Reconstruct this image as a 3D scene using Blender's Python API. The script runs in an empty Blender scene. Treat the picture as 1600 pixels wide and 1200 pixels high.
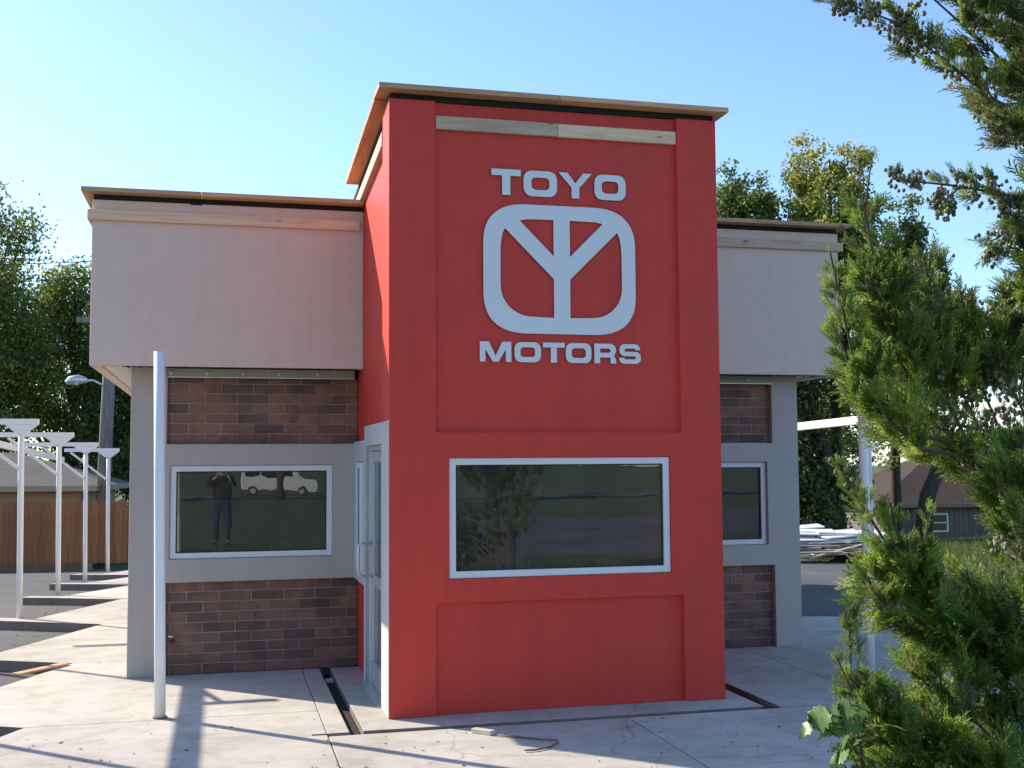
import bpy, bmesh, math, random
import numpy as np
from mathutils import Vector, Matrix

random.seed(7)
RNG = np.random.default_rng(7)
SC = bpy.context.scene
COL = SC.collection
R = math.radians

# ------------------------------------------------------------------ camera
cd = bpy.data.cameras.new('camera')
cam = bpy.data.objects.new('camera', cd)
COL.objects.link(cam)
SC.camera = cam
YAW, PITCH, ROLL = 0.2463, 0.0684, -0.0063
fw = Vector((math.sin(YAW) * math.cos(PITCH), math.cos(YAW) * math.cos(PITCH), math.sin(PITCH)))
rt = Vector((math.cos(YAW), -math.sin(YAW), 0))
up = rt.cross(fw)
rt2 = rt * math.cos(ROLL) + up * math.sin(ROLL)
up2 = up * math.cos(ROLL) - rt * math.sin(ROLL)
M = Matrix((rt2, up2, -fw)).transposed().to_4x4()
M.translation = Vector((-1.3266, -9.4261, 2.071))
cam.matrix_world = M
cd.sensor_width = 36
cd.lens = 1800.77 / 1600 * 36
cd.clip_start, cd.clip_end = 0.05, 2000

# ------------------------------------------------------------------ sky and sun
SUN_EL = R(33)
SUN_AZ = math.atan2(-0.72, 0.69)          # from +Y towards +X
W = bpy.data.worlds.new('World')
SC.world = W
W.use_nodes = True
nt = W.node_tree
nt.nodes.clear()
sky = nt.nodes.new('ShaderNodeTexSky')
sky.sky_type = 'NISHITA'
sky.sun_disc = False
sky.sun_elevation = SUN_EL
sky.sun_rotation = SUN_AZ % (2 * math.pi)
sky.altitude = 300
sky.air_density = 1.0
sky.dust_density = 0.6
sky.ozone_density = 4.8
bg = nt.nodes.new('ShaderNodeBackground')
bg.inputs['Strength'].default_value = 0.108
wo = nt.nodes.new('ShaderNodeOutputWorld')
nt.links.new(sky.outputs[0], bg.inputs['Color'])
nt.links.new(bg.outputs[0], wo.inputs['Surface'])

sl = bpy.data.lights.new('sun', 'SUN')
sl.energy = 2.95
sl.angle = R(0.53)
sl.color = (1.0, 0.90, 0.74)
so = bpy.data.objects.new('sun', sl)
COL.objects.link(so)
sd = Vector((math.sin(SUN_AZ) * math.cos(SUN_EL), math.cos(SUN_AZ) * math.cos(SUN_EL), math.sin(SUN_EL)))
so.rotation_euler = sd.to_track_quat('Z', 'Y').to_euler()
so.location = sd * 60

vs = SC.view_settings
vs.view_transform = 'Standard'
vs.look = 'None'
vs.exposure = 1.36
vs.gamma = 1
vs.use_curve_mapping = False
SC.cycles.max_bounces = 8
SC.cycles.transparent_max_bounces = 12
SC.cycles.caustics_reflective = False
SC.cycles.caustics_refractive = False


# ------------------------------------------------------------------ materials
def N(t, kind, **kw):
    n = t.nodes.new(kind)
    for k, v in kw.items():
        if k in n.inputs:
            n.inputs[k].default_value = v
        else:
            setattr(n, k, v)
    return n


def new_mat(name):
    m = bpy.data.materials.new(name)
    m.use_nodes = True
    t = m.node_tree
    b = t.nodes['Principled BSDF']
    return m, t, b


def ramp(t, fac, stops):
    r = t.nodes.new('ShaderNodeValToRGB')
    els = r.color_ramp.elements
    while len(els) < len(stops):
        els.new(0.5)
    for e, (p, c) in zip(els, stops):
        e.position = p
        e.color = (c[0], c[1], c[2], 1)
    t.links.new(fac, r.inputs[0])
    return r.outputs[0]


def mixc(t, f, a, b, mode='MIX'):
    n = t.nodes.new('ShaderNodeMix')
    n.data_type = 'RGBA'
    n.blend_type = mode
    for s, v in ((n.inputs[0], f), (n.inputs[6], a), (n.inputs[7], b)):
        if hasattr(v, 'is_output'):
            t.links.new(v, s)
        elif isinstance(v, (tuple, list)):
            s.default_value = (v[0], v[1], v[2], 1)
        else:
            s.default_value = v
    return n.outputs[2]


def coords(t, scale=(1, 1, 1), kind='Object', rot=(0, 0, 0)):
    tc = t.nodes.new('ShaderNodeTexCoord')
    mp = t.nodes.new('ShaderNodeMapping')
    mp.inputs['Scale'].default_value = scale
    mp.inputs['Rotation'].default_value = rot
    t.links.new(tc.outputs[kind], mp.inputs[0])
    return mp.outputs[0]


def noise(t, vec, scale, detail=4, rough=0.55, dist=0.0):
    n = N(t, 'ShaderNodeTexNoise', Scale=scale, Detail=detail, Roughness=rough, Distortion=dist)
    t.links.new(vec, n.inputs['Vector'])
    return n.outputs['Fac']


def bump(t, b, h, strength, dist=0.01, prev=None):
    n = N(t, 'ShaderNodeBump', Strength=strength, Distance=dist)
    t.links.new(h, n.inputs['Height'])
    if prev:
        t.links.new(prev, n.inputs['Normal'])
    t.links.new(n.outputs[0], b.inputs['Normal'])
    return n.outputs[0]


def stucco(name, col, var=0.08, rough=0.75, grain=130, strength=0.35, spec=0.4, streak=0.04):
    m, t, b = new_mat(name)
    v = coords(t)
    n1 = noise(t, v, 0.9, 5, 0.6)
    n2 = noise(t, v, 6, 5, 0.6)
    mx = t.nodes.new('ShaderNodeMath')
    mx.operation = 'ADD'
    t.links.new(n1, mx.inputs[0])
    t.links.new(n2, mx.inputs[1])
    h = t.nodes.new('ShaderNodeMath')
    h.operation = 'MULTIPLY'
    h.inputs[1].default_value = 0.5
    t.links.new(mx.outputs[0], h.inputs[0])
    c = ramp(t, h.outputs[0], [(0.3, [x * (1 - var) for x in col]), (0.7, [min(1, x * (1 + var)) for x in col])])
    st = noise(t, coords(t, (5, 5, 0.35)), 1.6, 5, 0.65)
    c = mixc(t, 1.0, c, ramp(t, st, [(0.34, (1 - streak,) * 3), (0.5, (1, 1, 1)), (0.75, (1 + streak * 0.3,) * 3)]), 'MULTIPLY')
    bl = noise(t, v, 2.7, 6, 0.75, 0.8)
    c = mixc(t, 1.0, c, ramp(t, bl, [(0.27, (1 - streak * 1.5,) * 3), (0.42, (1, 1, 1))]), 'MULTIPLY')
    t.links.new(c, b.inputs['Base Color'])
    b.inputs['Roughness'].default_value = rough
    b.inputs['Specular IOR Level'].default_value = spec
    p = bump(t, b, noise(t, v, grain, 3, 0.7), strength, 0.003)
    bump(t, b, noise(t, v, 2.2, 3, 0.5), 0.10, 0.02, p)
    return m


def wood(name, dark, light, axis=0, rough=0.7, knots=True, island=False):
    m, t, b = new_mat(name)
    s = [16, 16, 16]
    s[axis] = 0.9
    v = coords(t, s)
    n = noise(t, v, 1.8, 6, 0.65, 0.6)
    c = ramp(t, n, [(0.3, dark), (0.62, light), (0.8, [0.5 * (a + d) for a, d in zip(dark, light)])])
    if knots:
        s2 = [9, 9, 9]
        s2[axis] = 3.0
        vo = N(t, 'ShaderNodeTexVoronoi', Scale=1.0)
        t.links.new(coords(t, s2), vo.inputs['Vector'])
        k = ramp(t, vo.outputs['Distance'], [(0.05, (1, 1, 1)), (0.14, (0, 0, 0))])
        c = mixc(t, k, c, [0.35 * d for d in dark])
    oi = t.nodes.new('ShaderNodeObjectInfo')
    src = oi.outputs['Random']
    if island:
        g = t.nodes.new('ShaderNodeNewGeometry')
        src = g.outputs['Random Per Island']
    sh = ramp(t, src, [(0, (0.72, 0.72, 0.74)), (1, (1.12, 1.08, 1.02))])
    c = mixc(t, 1.0, c, sh, 'MULTIPLY')
    t.links.new(c, b.inputs['Base Color'])
    b.inputs['Roughness'].default_value = rough
    bump(t, b, n, 0.3, 0.004)
    return m


def paint(name, col, rough=0.35, metal=0.0, dirt=0.06, bumpy=0.05):
    m, t, b = new_mat(name)
    v = coords(t)
    n = noise(t, v, 5, 6, 0.65)
    c = ramp(t, n, [(0.3, [x * (1 - dirt) for x in col]), (0.65, col)])
    t.links.new(c, b.inputs['Base Color'])
    b.inputs['Roughness'].default_value = rough
    b.inputs['Metallic'].default_value = metal
    if bumpy:
        bump(t, b, noise(t, v, 35, 3), bumpy, 0.002)
    return m


RED = (0.66, 0.056, 0.038)
m_red = stucco('red_stucco_paint', RED, 0.07, 0.55, 150, 0.25, 0.3, 0.08)
m_grey = stucco('grey_stucco', (0.48, 0.43, 0.385), 0.05, 0.85, 160, 0.3)
m_fascia = stucco('warm_grey_stucco', (0.72, 0.575, 0.465), 0.05, 0.85, 120, 0.4)
m_white = paint('white_metal_paint', (0.86, 0.86, 0.85), 0.4)
m_frame = paint('white_window_frame', (0.74, 0.76, 0.78), 0.35)
m_alu = paint('brushed_aluminium', (0.62, 0.64, 0.66), 0.38, 0.6)
m_sign = paint('brushed_sign_metal', (0.76, 0.77, 0.78), 0.42, 0.0, 0.03)
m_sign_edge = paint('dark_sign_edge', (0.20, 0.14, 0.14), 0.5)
m_black = paint('black_felt', (0.018, 0.018, 0.02), 0.9)
m_gasket = paint('black_gasket', (0.02, 0.02, 0.022), 0.6)
m_dark = paint('dark_interior', (0.10, 0.10, 0.10), 0.9)
m_intfloor = paint('interior_floor', (0.22, 0.21, 0.20), 0.7)
m_soffit = paint('cream_soffit', (0.72, 0.69, 0.60), 0.6)
m_strip = paint('light_channel_metal', (0.36, 0.38, 0.33), 0.45, 0.0, 0.15)
m_bulb = paint('milky_bulb', (0.52, 0.55, 0.52), 0.25)
m_roof = paint('roof_membrane', (0.25, 0.25, 0.25), 0.9)
m_pole = wood('weathered_pole_wood', (0.10, 0.10, 0.10), (0.24, 0.23, 0.22), 2, 0.85, False)
m_capx = wood('raw_plywood_x', (0.46, 0.25, 0.13), (0.70, 0.44, 0.25), 0)
m_capy = wood('raw_plywood_y', (0.42, 0.19, 0.09), (0.64, 0.34, 0.17), 1)
m_beamx = wood('pine_lumber_x', (0.60, 0.40, 0.25), (0.82, 0.60, 0.42), 0)
m_beamy = wood('pine_lumber_y', (0.52, 0.38, 0.26), (0.72, 0.56, 0.42), 1)
m_fence = wood('cedar_picket', (0.27, 0.100, 0.036), (0.45, 0.185, 0.072), 2, 0.8, False)
m_plank = wood('scrap_plank', (0.22, 0.17, 0.13), (0.48, 0.42, 0.36), 0, 0.8, False)
m_plank_o = wood('fresh_plank', (0.52, 0.26, 0.14), (0.68, 0.40, 0.24), 0, 0.75, False)
m_panelw = paint('white_scrap_panel', (0.82, 0.80, 0.78), 0.6, 0, 0.12)
m_siding = wood('brown_siding', (0.13, 0.105, 0.085), (0.22, 0.185, 0.155), 2, 0.85, False)
m_tanwall = paint('tan_house_wall', (0.34, 0.32, 0.22), 0.8)
m_shingle = stucco('grey_shingle', (0.12, 0.11, 0.10), 0.25, 0.95, 30, 0.8)
m_shingle_b = stucco('brown_shingle', (0.055, 0.036, 0.024), 0.25, 0.95, 30, 0.8)
m_bark = wood('bark', (0.035, 0.026, 0.02), (0.10, 0.075, 0.055), 2, 0.95, False)
m_twig = wood('twig_bark', (0.07, 0.045, 0.032), (0.16, 0.11, 0.08), 2, 0.9, False)
m_tan = paint('tan_carton', (0.60, 0.50, 0.38), 0.8)
m_cable = paint('black_cable', (0.02, 0.02, 0.02), 0.6)
m_rust = paint('rusty_hose', (0.20, 0.10, 0.07), 0.7)
m_skin = paint('skin', (0.52, 0.32, 0.23), 0.55)
m_cloth = paint('black_cloth', (0.015, 0.015, 0.018), 0.9)
m_denim = paint('dark_denim', (0.03, 0.04, 0.07), 0.9)
m_van = paint('white_van_paint', (0.7, 0.7, 0.7), 0.3)
m_tyre = paint('tyre_rubber', (0.02, 0.02, 0.02), 0.8)


def brick_mat():
    m, t, b = new_mat('brown_brick')
    oi = t.nodes.new('ShaderNodeObjectInfo')
    v = coords(t)
    ad = t.nodes.new('ShaderNodeVectorMath')
    ad.operation = 'ADD'
    cmb = t.nodes.new('ShaderNodeCombineXYZ')
    mu = t.nodes.new('ShaderNodeMath')
    mu.operation = 'MULTIPLY'
    mu.inputs[1].default_value = 37
    t.links.new(oi.outputs['Random'], mu.inputs[0])
    t.links.new(mu.outputs[0], cmb.inputs[0])
    t.links.new(v, ad.inputs[0])
    t.links.new(cmb.outputs[0], ad.inputs[1])
    base = ramp(t, oi.outputs['Random'], [(0.0, (0.15, 0.090, 0.072)), (0.3, (0.25, 0.130, 0.090)),
                                          (0.65, (0.31, 0.158, 0.104)), (0.86, (0.22, 0.120, 0.090)), (1.0, (0.11, 0.082, 0.074))])
    n1 = noise(t, ad.outputs[0], 5, 6, 0.7)
    k = ramp(t, n1, [(0.44, (0, 0, 0)), (0.64, (1, 1, 1))])
    kk = mixc(t, 1.0, k, (0.55, 0.55, 0.55), 'MULTIPLY')
    c = mixc(t, kk, base, (0.10, 0.078, 0.070))
    n2 = noise(t, ad.outputs[0], 60, 4, 0.7)
    c = mixc(t, 1.0, c, ramp(t, n2, [(0.2, (0.75, 0.75, 0.75)), (0.8, (1.25, 1.22, 1.18))]), 'MULTIPLY')
    ge = t.nodes.new('ShaderNodeNewGeometry')
    n4 = noise(t, ge.outputs['Position'], 2.4, 6, 0.7, 0.6)
    c = mixc(t, 1.0, c, ramp(t, n4, [(0.36, (0.62, 0.61, 0.62)), (0.52, (1, 1, 1)), (0.8, (1.15, 1.12, 1.08))]), 'MULTIPLY')
    t.links.new(c, b.inputs['Base Color'])
    b.inputs['Roughness'].default_value = 0.88
    bump(t, b, n2, 0.5, 0.004)
    return m


m_brick = brick_mat()
m_mortar = stucco('mortar', (0.33, 0.275, 0.235), 0.4, 0.95, 90, 0.6)


def glass_mat(name, tint=(0.70, 0.74, 0.72), refl=0.0):
    m = bpy.data.materials.new(name)
    m.use_nodes = True
    t = m.node_tree
    t.nodes.clear()
    out = t.nodes.new('ShaderNodeOutputMaterial')
    tr = N(t, 'ShaderNodeBsdfTransparent', Color=(*tint, 1))
    gl = N(t, 'ShaderNodeBsdfGlossy', Roughness=0.0, Color=(0.95, 0.97, 1, 1))
    fr = N(t, 'ShaderNodeFresnel', IOR=2.1)
    v = coords(t)
    bm = N(t, 'ShaderNodeBump', Strength=0.03, Distance=0.02)
    t.links.new(noise(t, v, 2.4, 2), bm.inputs['Height'])
    t.links.new(bm.outputs[0], gl.inputs['Normal'])
    df = N(t, 'ShaderNodeBsdfDiffuse', Color=(0.55, 0.54, 0.50, 1))
    du = t.nodes.new('ShaderNodeMixShader')
    dn = ramp(t, noise(t, coords(t, (1, 1, 0.5)), 3.0, 5, 0.7), [(0.3, (0.035,) * 3), (0.75, (0.09,) * 3)])
    t.links.new(dn, du.inputs[0])
    t.links.new(tr.outputs[0], du.inputs[1])
    t.links.new(df.outputs[0], du.inputs[2])
    mx = t.nodes.new('ShaderNodeMixShader')
    t.links.new(fr.outputs[0], mx.inputs[0])
    t.links.new(du.outputs[0], mx.inputs[1])
    t.links.new(gl.outputs[0], mx.inputs[2])
    t.links.new(mx.outputs[0], out.inputs['Surface'])
    return m


m_glass = glass_mat('window_glass', (0.55, 0.58, 0.56))
m_glass_clear = glass_mat('far_glass', (0.2, 0.22, 0.22))


def concrete_mat():
    m, t, b = new_mat('walk_concrete')
    v = coords(t, kind='Object')
    oi = t.nodes.new('ShaderNodeObjectInfo')
    n1 = noise(t, v, 0.55, 6, 0.62, 0.4)
    n2 = noise(t, v, 3.5, 6, 0.7, 0.3)
    n3 = noise(t, v, 80, 3, 0.7)
    c = ramp(t, n1, [(0.3, (0.42, 0.385, 0.335)), (0.52, (0.53, 0.49, 0.43)), (0.72, (0.58, 0.545, 0.49))])
    c = mixc(t, 1.0, c, ramp(t, n2, [(0.25, (0.74, 0.71, 0.66)), (0.5, (1, 1, 1)), (0.75, (1.06, 1.05, 1.04))]), 'MULTIPLY')
    c = mixc(t, 1.0, c, ramp(t, n3, [(0.25, (0.86, 0.86, 0.86)), (0.7, (1.06, 1.06, 1.06))]), 'MULTIPLY')
    c = mixc(t, 1.0, c, ramp(t, oi.outputs['Random'], [(0, (0.90, 0.90, 0.90)), (1, (1.06, 1.05, 1.04))]), 'MULTIPLY')
    n5 = noise(t, coords(t, (1, 1.6, 1)), 1.1, 7, 0.66, 0.25)
    c = mixc(t, 1.0, c, ramp(t, n5, [(0.28, (0.80, 0.77, 0.72)), (0.5, (1, 1, 1)), (0.8, (1.05, 1.05, 1.05))]), 'MULTIPLY')
    # small dark drips
    vo = N(t, 'ShaderNodeTexVoronoi', Scale=2.2)
    t.links.new(v, vo.inputs['Vector'])
    k = ramp(t, vo.outputs['Distance'], [(0.02, (0.55, 0.53, 0.5)), (0.05, (1, 1, 1))])
    c = mixc(t, 1.0, c, k, 'MULTIPLY')
    wv = t.nodes.new('ShaderNodeVectorMath')
    wv.operation = 'MULTIPLY_ADD'
    nn = N(t, 'ShaderNodeTexNoise', Scale=2.5, Detail=5.0)
    t.links.new(v, nn.inputs['Vector'])
    t.links.new(nn.outputs['Color'], wv.inputs[0])
    wv.inputs[1].default_value = (0.5, 0.5, 0.0)
    t.links.new(v, wv.inputs[2])
    ve = N(t, 'ShaderNodeTexVoronoi', Scale=0.33)
    ve.feature = 'DISTANCE_TO_EDGE'
    t.links.new(wv.outputs[0], ve.inputs['Vector'])
    c = mixc(t, 1.0, c, ramp(t, ve.outputs['Distance'], [(0.0006, (0.70, 0.67, 0.63)), (0.0016, (1, 1, 1))]), 'MULTIPLY')
    t.links.new(c, b.inputs['Base Color'])
    b.inputs['Roughness'].default_value = 0.9
    p = bump(t, b, n3, 0.25, 0.003)
    bump(t, b, n2, 0.15, 0.01, p)
    return m


m_conc = concrete_mat()


m_conc_shade = stucco('shaded_side_concrete', (0.22, 0.175, 0.14), 0.2, 0.9, 60, 0.5, 0.3, 0.12)  # shade of the slab and kerb sides put into a darker colour


def asphalt_mat():
    m, t, b = new_mat('asphalt')
    v = coords(t)
    n1 = noise(t, v, 0.35, 6, 0.6, 0.5)
    n2 = noise(t, v, 140, 3, 0.8)
    n3 = noise(t, v, 2.5, 5, 0.7)
    c = ramp(t, n1, [(0.3, (0.062, 0.062, 0.066)), (0.7, (0.105, 0.103, 0.103))])
    c = mixc(t, 1.0, c, ramp(t, n2, [(0.25, (0.55, 0.55, 0.55)), (0.75, (1.5, 1.5, 1.5))]), 'MULTIPLY')
    c = mixc(t, 1.0, c, ramp(t, n3, [(0.3, (0.85, 0.85, 0.85)), (0.7, (1.12, 1.12, 1.12))]), 'MULTIPLY')
    t.links.new(c, b.inputs['Base Color'])
    b.inputs['Roughness'].default_value = 0.85
    bump(t, b, n2, 0.5, 0.006)
    return m


m_asph = asphalt_mat()


def grass_ground_mat():
    m, t, b = new_mat('lawn_ground')
    v = coords(t)
    n1 = noise(t, v, 0.4, 6, 0.6)
    n2 = noise(t, v, 30, 4, 0.7)
    c = ramp(t, n1, [(0.3, (0.035, 0.055, 0.014)), (0.55, (0.06, 0.085, 0.022)), (0.75, (0.10, 0.10, 0.035))])
    c = mixc(t, 1.0, c, ramp(t, n2, [(0.25, (0.5, 0.5, 0.5)), (0.75, (1.5, 1.5, 1.4))]), 'MULTIPLY')
    t.links.new(c, b.inputs['Base Color'])
    b.inputs['Roughness'].default_value = 0.95
    bump(t, b, n2, 0.9, 0.03)
    return m


m_lawn = grass_ground_mat()


def leaf_mat(name, stops, trans=0.35, rough=0.5, height=None, attr=None):
    m = bpy.data.materials.new(name)
    m.use_nodes = True
    t = m.node_tree
    b = t.nodes['Principled BSDF']
    out = t.nodes['Material Output']
    g = t.nodes.new('ShaderNodeNewGeometry')
    src = g.outputs['Random Per Island']
    if attr:        # tuft tone with a little variation from twig to twig
        aa = t.nodes.new('ShaderNodeAttribute')
        aa.attribute_name = attr
        mxf = t.nodes.new('ShaderNodeMix')
        mxf.inputs[0].default_value = 0.35
        t.links.new(aa.outputs['Fac'], mxf.inputs[2])
        t.links.new(src, mxf.inputs[3])
        src = mxf.outputs[0]
    c = ramp(t, src, stops)
    n = noise(t, coords(t), 0.9, 3)
    c = mixc(t, 1.0, c, ramp(t, n, [(0.3, (0.7, 0.75, 0.75)), (0.7, (1.25, 1.2, 1.0))]), 'MULTIPLY')
    if height:      # autumn colour that this crown really has towards its top
        z0, z1, col = height
        tc = t.nodes.new('ShaderNodeTexCoord')
        sx = t.nodes.new('ShaderNodeSeparateXYZ')
        t.links.new(tc.outputs['Object'], sx.inputs[0])
        mr = N(t, 'ShaderNodeMapRange')
        mr.inputs[1].default_value = z0
        mr.inputs[2].default_value = z1
        t.links.new(sx.outputs[2], mr.inputs[0])
        mu = t.nodes.new('ShaderNodeMath')
        mu.operation = 'MULTIPLY'
        t.links.new(mr.outputs[0], mu.inputs[0])
        t.links.new(ramp(t, g.outputs['Random Per Island'], [(0.1, (0.3,) * 3), (0.6, (1,) * 3)]), mu.inputs[1])
        c = mixc(t, mu.outputs[0], c, col)
    t.links.new(c, b.inputs['Base Color'])
    b.inputs['Roughness'].default_value = rough
    b.inputs['Specular IOR Level'].default_value = 0.35
    tl = t.nodes.new('ShaderNodeBsdfTranslucent')
    t.links.new(c, tl.inputs['Color'])
    mx = t.nodes.new('ShaderNodeMixShader')
    mx.inputs[0].default_value = trans
    t.links.new(b.outputs[0], mx.inputs[1])
    t.links.new(tl.outputs[0], mx.inputs[2])
    t.links.new(mx.outputs[0], out.inputs['Surface'])
    return m


m_leaf = leaf_mat('broad_leaf', [(0, (0.09, 0.135, 0.035)), (0.6, (0.19, 0.25, 0.06)), (0.9, (0.32, 0.34, 0.085)), (1, (0.40, 0.31, 0.09))], 0.52)
m_leaf_dk = leaf_mat('dark_leaf', [(0, (0.05, 0.075, 0.028)), (0.7, (0.105, 0.145, 0.045)), (1, (0.25, 0.24, 0.075))], 0.45)
m_leaf_ye = leaf_mat('yellowing_leaf', [(0, (0.075, 0.13, 0.035)), (0.55, (0.15, 0.225, 0.055)), (1, (0.31, 0.34, 0.085))], 0.5)
m_leaf_ma = leaf_mat('maple_turning_leaf', [(0, (0.09, 0.16, 0.035)), (0.6, (0.20, 0.29, 0.06)), (1, (0.38, 0.40, 0.09))], 0.52, 0.5, (9.6, 15.5, (0.60, 0.42, 0.09)))
m_arbor = leaf_mat('arborvitae_foliage', [(0, (0.16, 0.115, 0.055)), (0.16, (0.11, 0.17, 0.040)), (0.45, (0.22, 0.32, 0.065)), (0.75, (0.34, 0.43, 0.10)), (1, (0.46, 0.48, 0.19))], 0.52, 0.4, None, 'tone')
m_arbor_dk = leaf_mat('arborvitae_foliage_old', [(0, (0.12, 0.09, 0.05)), (0.2, (0.09, 0.12, 0.045)), (0.55, (0.20, 0.235, 0.085)), (1, (0.36, 0.35, 0.17))], 0.45, 0.45, None, 'tone')
m_sapling = leaf_mat('sapling_leaf', [(0, (0.10, 0.20, 0.04)), (1, (0.22, 0.33, 0.10))], 0.45, 0.35)
m_cone = leaf_mat('seed_cone', [(0, (0.13, 0.12, 0.075)), (0.6, (0.22, 0.205, 0.135)), (1, (0.31, 0.27, 0.18))], 0.0, 0.7)
m_grass = leaf_mat('grass_blade', [(0, (0.06, 0.09, 0.02)), (0.7, (0.13, 0.16, 0.04)), (1, (0.30, 0.25, 0.10))], 0.35)


# ------------------------------------------------------------------ object helpers
def tag(o, label=None, cat=None, group=None, kind=None):
    if label: o['label'] = label
    if cat: o['category'] = cat
    if group: o['group'] = group
    if kind: o['kind'] = kind
    return o


def empty(name, loc=(0, 0, 0), rz=0):
    o = bpy.data.objects.new(name, None)
    o.empty_display_size = 0.2
    o.location = loc
    o.rotation_euler = (0, 0, rz)
    COL.objects.link(o)
    return o


def link(name, me, parent=None, loc=None):
    o = bpy.data.objects.new(name, me)
    COL.objects.link(o)
    if parent: o.parent = parent
    if loc is not None: o.location = loc
    return o


class MB:
    """collects boxes, prisms and tubes for one mesh"""
    def __init__(s):
        s.v, s.f, s.mi, s.mats = [], [], [], []

    def mat(s, m):
        if m not in s.mats: s.mats.append(m)
        return s.mats.index(m)

    def add(s, vs, fs, m=None):
        o = len(s.v)
        s.v += [tuple(v) for v in vs]
        s.f += [tuple(i + o for i in f) for f in fs]
        k = s.mat(m) if m else 0
        s.mi += [k] * len(fs)
        return s

    def box(s, a, b, m=None, slope=0.0):
        """corners a, b; slope lowers z with y"""
        x0, y0, z0 = a
        x1, y1, z1 = b
        q = lambda x, y, z: (x, y, z - slope * y)
        vs = [q(x0, y0, z0), q(x1, y0, z0), q(x1, y1, z0), q(x0, y1, z0), q(x0, y0, z1), q(x1, y0, z1), q(x1, y1, z1), q(x0, y1, z1)]
        fs = [(0, 3, 2, 1), (4, 5, 6, 7), (0, 1, 5, 4), (1, 2, 6, 5), (2, 3, 7, 6), (3, 0, 4, 7)]
        return s.add(vs, fs, m)

    def bar(s, p, q, w, h, m=None, upv=(0, 0, 1)):
        """rectangular bar from p to q, w across, h along upv"""
        p, q = Vector(p), Vector(q)
        d = (q - p).normalized()
        u = Vector(upv)
        x = d.cross(u).normalized()
        u = x.cross(d)
        vs = []
        for c in (p, q):
            for sx, su in ((-1, -1), (1, -1), (1, 1), (-1, 1)):
                vs.append(c + x * sx * w / 2 + u * su * h / 2)
        fs = [(0, 1, 2, 3), (7, 6, 5, 4), (0, 4, 5, 1), (1, 5, 6, 2), (2, 6, 7, 3), (3, 7, 4, 0)]
        return s.add(vs, fs, m)

    def tube(s, pts, rad, n=12, m=None, caps=True):
        pts = [Vector(p) for p in pts]
        if not hasattr(rad, '__len__'): rad = [rad] * len(pts)
        rings = []
        ref = None
        for i, p in enumerate(pts):
            d = (pts[min(i + 1, len(pts) - 1)] - pts[max(i - 1, 0)]).normalized()
            if ref is None:
                ref = Vector((1, 0, 0)) if abs(d.x) < 0.8 else Vector((0, 1, 0))
            a = (ref - d * ref.dot(d)).normalized()
            ref = a
            c = d.cross(a)
            rings.append([p + (a * math.cos(2 * math.pi * k / n) + c * math.sin(2 * math.pi * k / n)) * rad[i] for k in range(n)])
        vs = [v for r in rings for v in r]
        fs = []
        for i in range(len(pts) - 1):
            for k in range(n):
                k2 = (k + 1) % n
                fs.append((i * n + k, i * n + k2, (i + 1) * n + k2, (i + 1) * n + k))
        if caps:
            fs.append(tuple(range(n - 1, -1, -1)))
            fs.append(tuple((len(pts) - 1) * n + k for k in range(n)))
        return s.add(vs, fs, m)

    def prism(s, poly, p0, ex, ey, ez, depth, m=None):
        """polygon (a,b) in plane ex,ey at p0, extruded along ez"""
        p0, ex, ey, ez = Vector(p0), Vector(ex), Vector(ey), Vector(ez)
        n = len(poly)
        vs = [p0 + ex * a + ey * b for a, b in poly] + [p0 + ex * a + ey * b + ez * depth for a, b in poly]
        fs = [tuple(range(n)), tuple(range(2 * n - 1, n - 1, -1))]
        fs += [(i, i + n, (i + 1) % n + n, (i + 1) % n) for i in range(n)]
        return s.add(vs, fs, m)

    def mesh(s, name, m=None):
        me = bpy.data.meshes.new(name)
        me.from_pydata(s.v, [], s.f)
        for mm in (s.mats or [m]):
            me.materials.append(mm)
        if s.mats:
            me.polygons.foreach_set('material_index', s.mi)
        bm = bmesh.new()
        bm.from_mesh(me)
        bmesh.ops.recalc_face_normals(bm, faces=bm.faces)
        bm.to_mesh(me)
        bm.free()
        return me

    def build(s, name, m=None, parent=None, bevel=0.0, smooth=False, seg=2):
        me = s.mesh(name, m)
        o = link(name, me, parent)
        if smooth:
            for p in me.polygons: p.use_smooth = len(p.vertices) <= 4
        if bevel:
            md = o.modifiers.new('bevel', 'BEVEL')
            md.width = bevel
            md.segments = seg
            md.limit_method = 'ANGLE'
            md.angle_limit = R(40)
        return o


def fast_mesh(name, verts, nper, mats, mi=None, smooth=False):
    """verts (k*nper,3): k separate faces of nper corners each"""
    me = bpy.data.meshes.new(name)
    n = len(verts)
    k = n // nper
    me.vertices.add(n)
    me.vertices.foreach_set('co', np.ascontiguousarray(verts, dtype=np.float32).ravel())
    me.loops.add(n)
    me.loops.foreach_set('vertex_index', np.arange(n, dtype=np.int32))
    me.polygons.add(k)
    me.polygons.foreach_set('loop_start', np.arange(0, n, nper, dtype=np.int32))
    for m in mats: me.materials.append(m)
    if mi is not None:
        me.polygons.foreach_set('material_index', np.asarray(mi, dtype=np.int32))
    me.update(calc_edges=True)
    me.validate()
    return me


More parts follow.
